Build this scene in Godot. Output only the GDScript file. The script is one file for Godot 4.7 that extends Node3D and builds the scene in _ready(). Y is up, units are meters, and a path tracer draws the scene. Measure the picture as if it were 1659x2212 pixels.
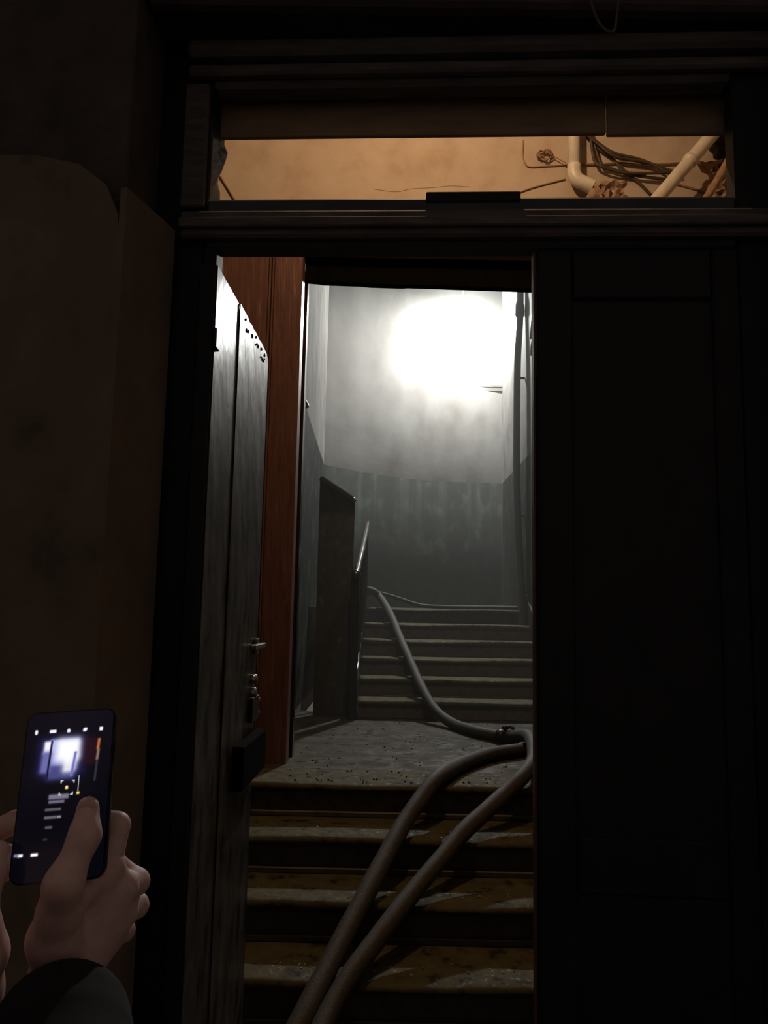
extends Node3D
# An old stairwell after a fire, seen at night through the street door.
# V(x, h, d): x to the right, h above the eye of the camera, d metres ahead of it.

const EYE := 1.654
var mats := {}
var noise_seed := 11

func V(x: float, h: float, d: float) -> Vector3:
	return Vector3(x, EYE + h, -d)

func D(x: float, h: float, dz: float) -> Vector3:       # on the street door's plane, which is turned a little
	return V(x, h, 1.8 + dz - 0.045 * x)

func _ready() -> void:
	camera()
	sky()
	materials()
	stair_hall()
	lobby()
	facade()
	street_door()
	lower_stairs()
	upper_stairs()
	inner_doorway()
	balustrade()
	lamps()
	hoses()
	pipes_and_cables()
	small_things()
	phone()
	person()
	smoke()

# ------------------------------------------------------------------ camera, sky, materials

func camera() -> void:
	var c := Camera3D.new()
	c.name = "camera"
	var p := 0.1206
	var y := -0.0073
	var r := 0.0204
	var right := Vector3(cos(y), 0, sin(y))
	var fwd := Vector3(sin(y) * cos(p), sin(p), -cos(y) * cos(p))
	var up := right.cross(fwd).normalized()
	right = fwd.cross(up).normalized()
	var rr := right * cos(r) + up * sin(r)
	var uu := up * cos(r) - right * sin(r)
	c.transform = Transform3D(Basis(rr, uu, -fwd), Vector3(0, EYE, 0))
	c.fov = rad_to_deg(2.0 * atan(1106.0 / 1670.0))
	c.near = 0.05
	c.far = 100.0
	add_child(c)

func sky() -> void:
	var w := WorldEnvironment.new()
	w.name = "environment"
	var e := Environment.new()
	e.background_mode = Environment.BG_COLOR
	e.background_color = Color(0.332, 0.302, 0.285)       # the dim glow of a city night
	e.background_energy_multiplier = 1.0
	e.tonemap_mode = Environment.TONE_MAPPER_LINEAR
	e.tonemap_exposure = 1.0
	e.sdfgi_enabled = true
	e.ssao_enabled = true
	e.ssil_enabled = true
	e.volumetric_fog_enabled = true
	e.volumetric_fog_density = 0.0
	w.environment = e
	add_child(w)

func noise(freq: float, octaves: int, kind := FastNoiseLite.TYPE_SIMPLEX_SMOOTH) -> FastNoiseLite:
	var n := FastNoiseLite.new()
	n.seed = noise_seed
	noise_seed += 7
	n.noise_type = kind
	n.frequency = freq
	n.fractal_octaves = octaves
	n.fractal_gain = 0.55
	return n

func tex(freq: float, octaves: int, stops: Array, side := 512) -> NoiseTexture2D:
	var t := NoiseTexture2D.new()
	t.width = side
	t.height = side
	t.seamless = true
	t.noise = noise(freq, octaves)
	var g := Gradient.new()
	var offs := PackedFloat32Array()
	var cols := PackedColorArray()
	for s in stops:
		offs.append(s[0])
		cols.append(s[1])
	g.offsets = offs
	g.colors = cols
	t.color_ramp = g
	return t

func bump(freq: float, octaves: int, strength: float, side := 512) -> NoiseTexture2D:
	var t := NoiseTexture2D.new()
	t.width = side
	t.height = side
	t.seamless = true
	t.noise = noise(freq, octaves)
	t.as_normal_map = true
	t.bump_strength = strength
	return t

func rgb(r: int, g: int, b: int) -> Color:
	return Color8(r, g, b)

func mat(called: String, stops: Array, rough: float, scale := Vector3.ONE, freq := 0.012, oct := 5) -> StandardMaterial3D:
	var m := StandardMaterial3D.new()
	m.resource_name = called
	m.roughness = rough
	m.uv1_triplanar = true
	m.uv1_world_triplanar = true
	m.uv1_scale = scale
	if stops.size() == 1:
		m.albedo_color = stops[0][1]
	else:
		m.albedo_texture = tex(freq, oct, stops)
	mats[called] = m
	return m

func relief(m: StandardMaterial3D, freq: float, oct: int, strength: float, scale := 1.0) -> void:
	m.normal_enabled = true
	m.normal_texture = bump(freq, oct, strength)
	m.normal_scale = scale

func rough_map(m: StandardMaterial3D, freq: float, oct: int, stops: Array) -> void:
	m.roughness = 1.0
	m.roughness_texture = tex(freq, oct, stops)
	m.roughness_texture_channel = BaseMaterial3D.TEXTURE_CHANNEL_RED

func materials() -> void:
	var m := mat("plaster", [[0.0, rgb(76, 73, 70)], [0.35, rgb(89, 86, 83)], [0.6, rgb(96, 94, 91)], [1.0, rgb(104, 102, 99)]], 0.85, Vector3(0.45, 0.28, 0.45), 0.010, 5)
	m.metallic_specular = 0.2
	relief(m, 0.02, 5, 3.0, 0.18)
	m = mat("sooty_ceiling", [[0.0, rgb(44, 43, 41)], [0.5, rgb(58, 57, 54)], [1.0, rgb(70, 69, 66)]], 0.9, Vector3(0.6, 0.6, 0.6))
	m = mat("dado_paint", [[0.0, rgb(20, 22, 20)], [0.4, rgb(27, 30, 27)], [0.6, rgb(31, 34, 31)], [0.74, rgb(48, 51, 47)], [1.0, rgb(62, 62, 58)]], 0.8, Vector3(0.7, 0.4, 0.7), 0.014, 6)
	m.metallic_specular = 0.2
	relief(m, 0.02, 5, 3.0, 0.3)
	m = mat("beige_plaster", [[0.0, rgb(160, 143, 126)], [0.45, rgb(172, 157, 141)], [1.0, rgb(179, 166, 152)]], 0.9, Vector3(0.6, 0.6, 0.6), 0.012, 5)
	relief(m, 0.03, 5, 2.0, 0.15)
	m = mat("sooty_plaster", [[0.0, rgb(28, 25, 22)], [0.5, rgb(46, 42, 37)], [1.0, rgb(60, 55, 48)]], 0.9, Vector3(0.8, 0.8, 0.8))
	relief(m, 0.03, 5, 3.0, 0.5)
	m = mat("red_paint", [[0.0, rgb(80, 54, 48)], [0.5, rgb(94, 65, 58)], [0.78, rgb(98, 69, 61)], [0.86, rgb(122, 88, 74)], [1.0, rgb(130, 98, 82)]], 0.38, Vector3(2.4, 0.16, 2.4), 0.02, 4)
	relief(m, 0.03, 4, 3.0, 0.4)
	m = mat("dark_gloss_paint", [[0.0, rgb(24, 19, 17)], [1.0, rgb(40, 32, 28)]], 0.16, Vector3(1.5, 0.6, 1.5))
	relief(m, 0.02, 3, 2.0, 0.25)
	m = mat("black_paint", [[0.0, rgb(12, 12, 11)], [0.6, rgb(20, 19, 19)], [1.0, rgb(26, 25, 24)]], 0.6, Vector3(1.2, 0.7, 1.2))
	m.metallic_specular = 0.4
	m = mat("bar_paint", [[0.0, rgb(44, 44, 46)], [1.0, rgb(66, 66, 69)]], 0.6, Vector3(0.8, 2.0, 2.0))
	m = mat("soot_black", [[0.0, rgb(9, 9, 10)], [1.0, rgb(14, 14, 15)]], 0.9)
	m.metallic_specular = 0.1
	m = mat("dark_wood", [[0.0, rgb(62, 54, 52)], [0.5, rgb(86, 77, 74)], [1.0, rgb(106, 95, 90)]], 0.75, Vector3(0.5, 3.0, 3.0), 0.02, 5)
	relief(m, 0.03, 5, 4.0, 0.5)
	m = mat("plain_board", [[0.0, rgb(130, 106, 80)], [0.5, rgb(150, 124, 96)], [1.0, rgb(162, 136, 108)]], 0.85, Vector3(0.4, 2.0, 2.0), 0.02, 4)
	m = mat("sheet_metal", [[0.0, rgb(16, 17, 17)], [0.25, rgb(33, 34, 34)], [0.38, rgb(54, 55, 55)], [0.6, rgb(66, 67, 67)], [1.0, rgb(84, 85, 85)]], 0.4, Vector3(1.3, 0.5, 1.3), 0.018, 6)
	m.metallic = 0.0
	m.metallic_specular = 0.2
	rough_map(m, 0.02, 4, [[0.0, Color(0.5, 0.5, 0.5)], [0.4, Color(0.34, 0.34, 0.34)], [1.0, Color(0.24, 0.24, 0.24)]])
	relief(m, 0.012, 4, 2.5, 0.35)
	m = mat("facade_stone", [[0.0, rgb(50, 42, 38)], [0.5, rgb(66, 56, 51)], [1.0, rgb(78, 67, 61)]], 0.95, Vector3(0.8, 0.5, 0.8))
	relief(m, 0.02, 5, 4.0, 0.6)
	m = mat("brown_plaster", [[0.0, rgb(76, 65, 54)], [0.18, rgb(94, 80, 66)], [0.6, rgb(105, 89, 73)], [1.0, rgb(116, 99, 82)]], 0.9, Vector3(0.7, 0.5, 0.7))
	relief(m, 0.02, 5, 3.0, 0.5)
	m = mat("ochre_paint", [[0.0, rgb(28, 23, 16)], [0.2, rgb(38, 31, 22)], [0.29, rgb(65, 61, 42)], [0.6, rgb(75, 71, 48)], [0.85, rgb(80, 76, 55)], [1.0, rgb(72, 69, 51)]], 0.5, Vector3(0.9, 0.9, 0.9), 0.018, 6)
	rough_map(m, 0.05, 4, [[0.0, Color(0.45, 0.45, 0.45)], [0.2, Color(0.5, 0.5, 0.5)], [0.32, Color(0.75, 0.75, 0.75)], [1.0, Color(0.85, 0.85, 0.85)]])
	m.metallic_specular = 0.3
	relief(m, 0.03, 5, 4.0, 0.4)
	m = mat("riser_paint", [[0.0, rgb(48, 42, 32)], [0.4, rgb(74, 68, 54)], [1.0, rgb(86, 80, 66)]], 0.6, Vector3(1.2, 1.2, 1.2), 0.016, 5)
	m = mat("wet_concrete", [[0.0, rgb(38, 34, 28)], [0.35, rgb(60, 56, 47)], [0.6, rgb(70, 66, 57)], [0.8, rgb(82, 78, 69)], [1.0, rgb(96, 92, 84)]], 0.5, Vector3(0.4, 0.4, 0.4), 0.02, 6)
	rough_map(m, 0.03, 5, [[0.0, Color(0.2, 0.2, 0.2)], [0.28, Color(0.35, 0.35, 0.35)], [0.42, Color(0.7, 0.7, 0.7)], [1.0, Color(0.85, 0.85, 0.85)]])
	m.metallic_specular = 0.3
	relief(m, 0.04, 5, 3.0, 0.25)
	m = mat("hose_canvas", [[0.0, rgb(38, 36, 33)], [0.5, rgb(53, 51, 47)], [1.0, rgb(66, 64, 60)]], 0.7, Vector3(3, 3, 3), 0.03, 4)
	relief(m, 0.09, 3, 3.0, 0.4)
	m = mat("black_iron", [[0.0, rgb(30, 29, 28)], [1.0, rgb(56, 54, 52)]], 0.4, Vector3(3, 3, 3))
	m.metallic = 0.6
	m = mat("handrail_paint", [[0.0, rgb(44, 42, 39)], [1.0, rgb(66, 63, 59)]], 0.18, Vector3(4, 4, 4), 0.03, 3)
	m.clearcoat_enabled = true
	m.clearcoat = 1.0
	m.clearcoat_roughness = 0.08
	relief(m, 0.03, 3, 5.0, 0.7)
	m = mat("panel_wood", [[0.0, rgb(22, 24, 22)], [0.5, rgb(38, 41, 38)], [0.7, rgb(46, 49, 46)], [0.82, rgb(72, 75, 71)], [1.0, rgb(92, 94, 90)]], 0.6, Vector3(1.4, 0.9, 1.4), 0.02, 5)
	m = mat("pipe_grey", [[0.0, rgb(70, 70, 71)], [1.0, rgb(84, 84, 84)]], 0.5, Vector3(1.5, 0.5, 1.5))
	m = mat("plastic_white", [[0.0, rgb(186, 180, 168)], [0.5, rgb(202, 197, 186)], [1.0, rgb(212, 208, 198)]], 0.4, Vector3(1.5, 1.5, 1.5))
	m = mat("cable_black", [[0.0, rgb(52, 42, 34)], [1.0, rgb(74, 60, 48)]], 0.6, Vector3(3, 3, 3))
	m = mat("cable_tan", [[0.0, rgb(128, 100, 74)], [1.0, rgb(150, 120, 92)]], 0.7, Vector3(3, 3, 3))
	m = mat("crack_tan", [[0.0, rgb(160, 136, 110)], [1.0, rgb(176, 152, 128)]], 0.9, Vector3(3, 3, 3))
	m = mat("torn_paper", [[0.0, rgb(112, 90, 74)], [0.5, rgb(146, 120, 100)], [1.0, rgb(166, 142, 122)]], 0.9, Vector3(4, 4, 4))
	m = mat("foil", [[0.0, rgb(176, 172, 160)], [1.0, rgb(222, 220, 212)]], 0.16, Vector3(6, 6, 6))
	m.backlight_enabled = true
	m.backlight = Color(0.85, 0.83, 0.75)
	m = mat("brass", [[0.0, rgb(120, 74, 40)], [1.0, rgb(158, 104, 60)]], 0.3, Vector3(6, 6, 6))
	m.metallic = 0.8
	m = mat("steel", [[0.0, rgb(130, 130, 130)], [1.0, rgb(164, 164, 164)]], 0.3, Vector3(6, 6, 6))
	m.metallic = 0.8
	m = mat("phone_body", [[0.0, rgb(14, 14, 18)], [1.0, rgb(14, 14, 18)]], 0.15)
	m = mat("skin", [[0.0, rgb(206, 162, 150)], [0.5, rgb(220, 178, 166)], [1.0, rgb(228, 188, 176)]], 0.55, Vector3(8, 8, 8), 0.02, 4)
	m.subsurf_scatter_enabled = true
	m.subsurf_scatter_strength = 0.1
	m = mat("nail", [[0.0, rgb(204, 156, 142)], [1.0, rgb(204, 156, 142)]], 0.3)
	m = mat("black_cloth", [[0.0, rgb(8, 8, 8)], [1.0, rgb(15, 15, 14)]], 0.95, Vector3(8, 8, 8))
	m = mat("hair_brown", [[0.0, rgb(30, 22, 17)], [1.0, rgb(48, 36, 28)]], 0.7, Vector3(20, 4, 20))
	m = mat("street_stone", [[0.0, rgb(38, 36, 34)], [1.0, rgb(62, 59, 55)]], 0.8)

func lamp_mat(c: Color, energy: float) -> StandardMaterial3D:
	var m := StandardMaterial3D.new()
	m.albedo_color = Color(0.9, 0.9, 0.9)
	m.emission_enabled = true
	m.emission = c
	m.emission_energy_multiplier = energy
	return m

# ------------------------------------------------------------------ mesh helpers

func mb(smooth := false) -> SurfaceTool:
	var s := SurfaceTool.new()
	s.begin(Mesh.PRIMITIVE_TRIANGLES)
	s.set_smooth_group(0 if smooth else -1)
	return s

func tri(s: SurfaceTool, a: Vector3, b: Vector3, c: Vector3, out: Vector3) -> void:
	if (b - a).cross(c - a).dot(out) > 0.0:
		var t := b
		b = c
		c = t
	s.add_vertex(a)
	s.add_vertex(b)
	s.add_vertex(c)

func quad(s: SurfaceTool, a: Vector3, b: Vector3, c: Vector3, d: Vector3, out: Vector3) -> void:
	tri(s, a, b, c, out)
	tri(s, a, c, d, out)

# a box with chamfered edges: centre, size, bevel, orientation
func box(s: SurfaceTool, c: Vector3, size: Vector3, bev := 0.004, basis := Basis()) -> void:
	hexa(s, c, [basis.x * size.x / 2.0, basis.y * size.y / 2.0, basis.z * size.z / 2.0], bev)

func corner(c: Vector3, half: Array, bev: float, sg: Array, flat: int) -> Vector3:    # pulled in on every axis but flat
	var p := c
	for a in 3:
		p += half[a] * float(sg[a]) * (1.0 if a == flat else 1.0 - bev / half[a].length())
	return p

func hexa(s: SurfaceTool, c: Vector3, half: Array, bev: float) -> void:
	var len := [half[0].length(), half[1].length(), half[2].length()]
	bev = minf(bev, 0.45 * minf(len[0], minf(len[1], len[2])))
	for a in 3:
		var b := (a + 1) % 3
		var d := (a + 2) % 3
		for sg in [-1, 1]:
			var q := []
			for e in [[-1, -1], [1, -1], [1, 1], [-1, 1]]:
				var t := [0, 0, 0]
				t[a] = sg
				t[b] = e[0]
				t[d] = e[1]
				q.append(corner(c, half, bev, t, a))
			quad(s, q[0], q[1], q[2], q[3], half[a] * float(sg))
		for s1 in [-1, 1]:
			for s2 in [-1, 1]:                                        # chamfer along axis a
				var q := []
				for e in [[-1, b], [1, b], [1, d], [-1, d]]:
					var t := [0, 0, 0]
					t[a] = e[0]
					t[b] = s1
					t[d] = s2
					q.append(corner(c, half, bev, t, e[1]))
				quad(s, q[0], q[1], q[2], q[3], half[b] / len[b] * s1 + half[d] / len[d] * s2)
	for i in [-1, 1]:
		for j in [-1, 1]:
			for k in [-1, 1]:
				tri(s, corner(c, half, bev, [i, j, k], 0), corner(c, half, bev, [i, j, k], 1), corner(c, half, bev, [i, j, k], 2), half[0] / len[0] * i + half[1] / len[1] * j + half[2] / len[2] * k)

# a box between x0..x1, h0..h1, d0..d1
func slab(s: SurfaceTool, x0: float, x1: float, h0: float, h1: float, d0: float, d1: float, bev := 0.004) -> void:
	box(s, V((x0 + x1) / 2, (h0 + h1) / 2, (d0 + d1) / 2), Vector3(absf(x1 - x0), absf(h1 - h0), absf(d1 - d0)), bev)

# the same on the street door's plane
func dslab(s: SurfaceTool, x0: float, x1: float, h0: float, h1: float, d0: float, d1: float, bev := 0.004) -> void:
	var b := Basis(Vector3.UP, -atan(0.045))
	var c := D((x0 + x1) / 2, (h0 + h1) / 2, (d0 + d1) / 2)
	box(s, c, Vector3(absf(x1 - x0), absf(h1 - h0), absf(d1 - d0)), bev, b)

func smooth_path(pts: Array, per := 8) -> PackedVector3Array:
	var out := PackedVector3Array()
	for i in pts.size() - 1:
		var p0: Vector3 = pts[maxi(i - 1, 0)]
		var p1: Vector3 = pts[i]
		var p2: Vector3 = pts[i + 1]
		var p3: Vector3 = pts[mini(i + 2, pts.size() - 1)]
		for k in per:
			out.append(p1.cubic_interpolate(p2, p0, p3, float(k) / per))
	out.append(pts[pts.size() - 1])
	return out

# a tube along a path; radius may vary a little: amount wob, wave per metre
func tube(s: SurfaceTool, path: PackedVector3Array, r: float, sides := 12, wob := 0.0, wave := 9.0) -> void:
	var rings := []
	var t0 := (path[1] - path[0]).normalized()
	var n := t0.cross(Vector3.UP)
	if n.length() < 0.1:
		n = t0.cross(Vector3.RIGHT)
	n = n.normalized()
	var run := 0.0
	for i in path.size():
		var t := (path[mini(i + 1, path.size() - 1)] - path[maxi(i - 1, 0)]).normalized()
		n = (n - t * n.dot(t)).normalized()
		var b := t.cross(n)
		if i > 0:
			run += path[i].distance_to(path[i - 1])
		var rr := r * (1.0 + wob * sin(run * wave) + 0.5 * wob * sin(run * wave * 2.6))
		var ring := []
		for k in sides:
			var a := TAU * k / sides
			ring.append(path[i] + n * cos(a) * rr + b * sin(a) * rr)
		rings.append(ring)
	for i in path.size() - 1:
		for k in sides:
			var k2 := (k + 1) % sides
			var mid: Vector3 = (rings[i][k] + rings[i + 1][k2]) / 2.0
			quad(s, rings[i][k], rings[i][k2], rings[i + 1][k2], rings[i + 1][k], mid - (path[i] + path[i + 1]) / 2.0)
	for e in [0, path.size() - 1]:
		var out := path[0] - path[1] if e == 0 else path[e] - path[e - 1]
		for k in sides:
			tri(s, path[e], rings[e][k], rings[e][(k + 1) % sides], out)

func line(pts: Array) -> PackedVector3Array:
	return PackedVector3Array(pts)

# a solid of revolution: profile of [radius, distance along axis]
func lathe(s: SurfaceTool, at: Vector3, axis: Vector3, profile: Array, sides := 20) -> void:
	var n := axis.cross(Vector3.UP)
	if n.length() < 0.1:
		n = axis.cross(Vector3.RIGHT)
	n = n.normalized()
	var b := axis.cross(n).normalized()
	for i in profile.size() - 1:
		var p: Array = profile[i]
		var q: Array = profile[i + 1]
		var slope := Vector2(q[1] - p[1], -(q[0] - p[0]))
		for k in sides:
			var a0 := TAU * k / sides
			var a1 := TAU * (k + 1) / sides
			var d0 := n * cos(a0) + b * sin(a0)
			var d1 := n * cos(a1) + b * sin(a1)
			var out := (d0 + d1) / 2.0 * slope.x + axis * slope.y
			quad(s, at + d0 * p[0] + axis * p[1], at + d1 * p[0] + axis * p[1], at + d1 * q[0] + axis * q[1], at + d0 * q[0] + axis * q[1], out)

# an outline on a plane (o, u, v), given thickness along n
func prism(s: SurfaceTool, o: Vector3, u: Vector3, v: Vector3, thick: Vector3, outline: PackedVector2Array) -> void:
	var idx := Geometry2D.triangulate_polygon(outline)
	for i in range(0, idx.size(), 3):
		var a: Vector3 = (o + u * outline[idx[i]].x + v * outline[idx[i]].y)
		var b: Vector3 = (o + u * outline[idx[i + 1]].x + v * outline[idx[i + 1]].y)
		var c: Vector3 = (o + u * outline[idx[i + 2]].x + v * outline[idx[i + 2]].y)
		tri(s, a, b, c, -thick)
		tri(s, a + thick, b + thick, c + thick, thick)
	var cw := Geometry2D.is_polygon_clockwise(outline)
	for i in outline.size():
		var p := outline[i]
		var q := outline[(i + 1) % outline.size()]
		var nrm := Vector2((q - p).y, -(q - p).x) * (-1.0 if cw else 1.0)
		quad(s, (o + u * p.x + v * p.y), (o + u * q.x + v * q.y), (o + u * q.x + v * q.y) + thick, (o + u * p.x + v * p.y) + thick, u * nrm.x + v * nrm.y)

func above(n: Node) -> Vector3:
	var p := Vector3.ZERO
	while n is Node3D and n != self:
		p += n.position
		n = n.get_parent()
	return p

# commits a shape built in world coordinates as one mesh under parent
func obj(called: String, s: SurfaceTool, m: Variant, parent: Node3D = self, base := Vector3.ZERO) -> MeshInstance3D:
	s.generate_normals()
	var o := MeshInstance3D.new()
	o.name = called
	var mesh := s.commit()
	o.mesh = mesh
	o.material_override = mats[m] if m is String else m
	parent.add_child(o, true)
	o.position = -above(parent)
	return o

func numbered(called: String) -> String:
	if not has_node(NodePath(called)):
		return called
	var i := 1
	while has_node(NodePath("%s_%03d" % [called, i])):
		i += 1
	return "%s_%03d" % [called, i]

func part(called: String, s: SurfaceTool, m: Variant, parent: Node3D, label := "") -> MeshInstance3D:
	var nm := called
	var i := 1
	while parent.has_node(NodePath(nm)):
		nm = "%s_%03d" % [called, i]
		i += 1
	var o := obj(nm, s, m, parent)
	if label:
		o.set_meta("label", label)
	return o

func thing(called: String, label: String, category: String, at: Vector3, group := "", kind := "") -> Node3D:
	var o := Node3D.new()
	o.name = numbered(called)
	add_child(o)
	o.position = at
	tag(o, label, category, group, kind)
	return o

func tag(o: Node3D, label: String, category: String, group := "", kind := "") -> void:
	o.set_meta("label", label)
	o.set_meta("category", category)
	if group:
		o.set_meta("group", group)
	if kind:
		o.set_meta("kind", kind)

func struct(called: String, label: String, category: String, at := Vector3.ZERO) -> Node3D:
	return thing(called, label, category, at, "", "structure")

# a wall or slab that is one mesh
func mono(called: String, s: SurfaceTool, m: Variant, label: String, category: String, group := "", kind := "") -> MeshInstance3D:
	var o := obj(numbered(called), s, m)
	tag(o, label, category, group, kind)
	return o

# ------------------------------------------------------------------ the stair hall beyond the inner doorway

const HALL_L := -0.75
const HALL_R := 1.34
const HALL_TOP := 3.91
const DADO := 1.48

func stair_hall() -> void:
	var s := mb()
	slab(s, HALL_L - 0.2, HALL_L, -1.0, HALL_TOP, 4.5, 8.75)
	var w := struct("wall_left", "pale stained plaster wall of the stairwell beside the brown doorpost, dark painted below", "wall", V(HALL_L, -0.854, 6.4))
	part("plaster", s, "plaster", w)
	s = mb()
	prism(s, V(HALL_L - 0.006, 0, 0), Vector3(0, 0, -1), Vector3.UP, Vector3(0.01, 0, 0), PackedVector2Array([Vector2(4.52, -0.856), Vector2(4.52, 1.80), Vector2(6.46, 1.71), Vector2(8.56, 1.557), Vector2(8.56, -0.856)]))
	part("dado", s, "dado_paint", w, "dark green-grey painted lower wall")
	# the back wall bends towards the street on its left side
	var line_pts := [[HALL_L - 0.15, 8.48], [HALL_L, 8.57], [-0.5, 8.71], [-0.25, 8.83], [0.0, 8.92], [0.35, 9.02], [0.70, 9.09], [1.05, 9.14], [HALL_R + 0.2, 9.18]]
	var bw := struct("wall_back", "curved stained plaster wall at the head of the stairs with grey-green lower part", "wall", V(0.4, -0.02, 9.0))
	s = mb(true)
	curved_wall(s, line_pts, -1.0, HALL_TOP, 0.25)
	part("plaster", s, "plaster", bw)
	var front := []
	for p in line_pts:
		front.append([p[0] + (0.001 if p[0] < 0.3 else 0.0), p[1] - 0.004])
	s = mb(true)
	curved_wall(s, front, -0.4, DADO, 0.01, 0.085)
	part("dado", s, "dado_paint", bw, "dark green-grey painted lower wall, blistered")
	# a small plaster ledge near the right corner
	s = mb()
	slab(s, 0.90, HALL_R + 0.02, 2.66, 2.69, 9.14, 9.3, 0.012)
	slab(s, 0.92, HALL_R + 0.02, 2.61, 2.66, 9.147, 9.3, 0.008)
	part("ledge", s, "plaster", bw)
	s = mb()
	slab(s, HALL_R, HALL_R + 0.2, -1.0, HALL_TOP, 4.5, 9.3)
	w = struct("wall_right", "narrow strip of pale wall behind the dark standpipe", "wall", V(HALL_R, -0.854, 7))
	part("plaster", s, "plaster", w)
	s = mb()
	slab(s, HALL_R - 0.004, HALL_R + 0.01, -0.86, DADO, 4.52, 9.1, 0.002)
	part("dado", s, "dado_paint", w)
	# sloping skirting that follows the stairs on the right
	s = mb()
	var o := PackedVector2Array([Vector2(5.85, -0.853), Vector2(5.98, -0.56), Vector2(7.50, 0.135), Vector2(9.1, 0.135), Vector2(9.1, -0.3), Vector2(7.0, -0.6)])
	prism(s, V(HALL_R - 0.022, 0, 0), Vector3(0, 0, -1), Vector3.UP, Vector3(0.02, 0, 0), o)
	mono("baseboard_right", s, "black_paint", "dark sloping skirting along the stairs under the standpipe", "skirting", "", "structure")
	s = mb()
	slab(s, HALL_L - 0.2, HALL_R + 0.2, HALL_TOP, HALL_TOP + 0.2, 4.3, 9.4)
	mono("ceiling", s, "sooty_ceiling", "grey sooty ceiling of the stairwell above the glaring bulb", "ceiling", "", "structure")

func curved_wall(s: SurfaceTool, pts: Array, h0: float, h1: float, thick: float, lift := 0.0) -> void:
	var path := []
	for p in pts:
		path.append(V(p[0], 0, p[1]))
	var c := smooth_path(path, 6)
	for i in c.size() - 1:
		var a := c[i]
		var b := c[i + 1]
		var out := (b - a).cross(Vector3.UP).normalized()
		if out.z < 0:
			out = -out
		var up0 := Vector3(0, h0, 0)
		var up1 := Vector3(0, h1 + lift * pow(clampf((0.45 - a.x) / 1.2, 0.0, 1.0), 1.5), 0)      # the painted edge climbs to the left
		var up2 := Vector3(0, h1 + lift * pow(clampf((0.45 - b.x) / 1.2, 0.0, 1.0), 1.5), 0)
		var back := -out * thick
		quad(s, a + up0, b + up0, b + up2, a + up1, out)
		quad(s, a + up0 + back, b + up0 + back, b + up2 + back, a + up1 + back, -out)
		quad(s, a + up1, b + up2, b + up2 + back, a + up1 + back, Vector3.UP)
		quad(s, a + up0, b + up0, b + up0 + back, a + up0 + back, Vector3.DOWN)

# ------------------------------------------------------------------ the lobby between street door and inner doorway

func lobby() -> void:
	# wall over and beside the inner doorway, seen through the transom
	var w := struct("wall_inner", "beige plaster wall with fine cracks seen through the gap above the street door", "wall", V(0.3, 2.06, 4.3))
	var s := mb()
	slab(s, -1.3, 2.4, 2.06, 4.2, 4.30, 4.50)
	slab(s, 1.12, 2.4, -0.86, 2.06, 4.30, 4.50)
	slab(s, -1.3, -1.02, -0.86, 2.06, 4.30, 4.50)
	part("plaster", s, "beige_plaster", w)
	# hairline cracks: thin raised ridges of lifted paint
	s = mb()
	var crack := [V(-0.13, 2.44, 4.299), V(0.0, 2.425, 4.299), V(0.09, 2.445, 4.299), V(0.22, 2.455, 4.299), V(0.33, 2.468, 4.299), V(0.44, 2.462, 4.299)]
	tube(s, smooth_path(crack, 4), 0.0018, 5)
	part("crack", s, "crack_tan", w, "thin crack in the beige plaster")
	s = mb()
	slab(s, -1.35, -1.15, -1.7, 3.3, 1.9, 4.4)
	mono("wall_lobby_left", s, "sooty_plaster", "sooty side wall of the lobby behind the open door leaf", "wall", "", "structure")
	s = mb()
	slab(s, 2.15, 2.35, -1.7, 3.3, 1.9, 4.4)
	mono("wall_lobby_right", s, "beige_plaster", "beige side wall of the lobby behind the closed door leaf", "wall", "", "structure")
	s = mb()
	slab(s, -1.35, 2.35, 3.3, 3.5, 1.9, 4.5)
	mono("ceiling_lobby", s, "beige_plaster", "beige ceiling of the lobby above the cables", "ceiling", "", "structure")

# ------------------------------------------------------------------ the street front

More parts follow.
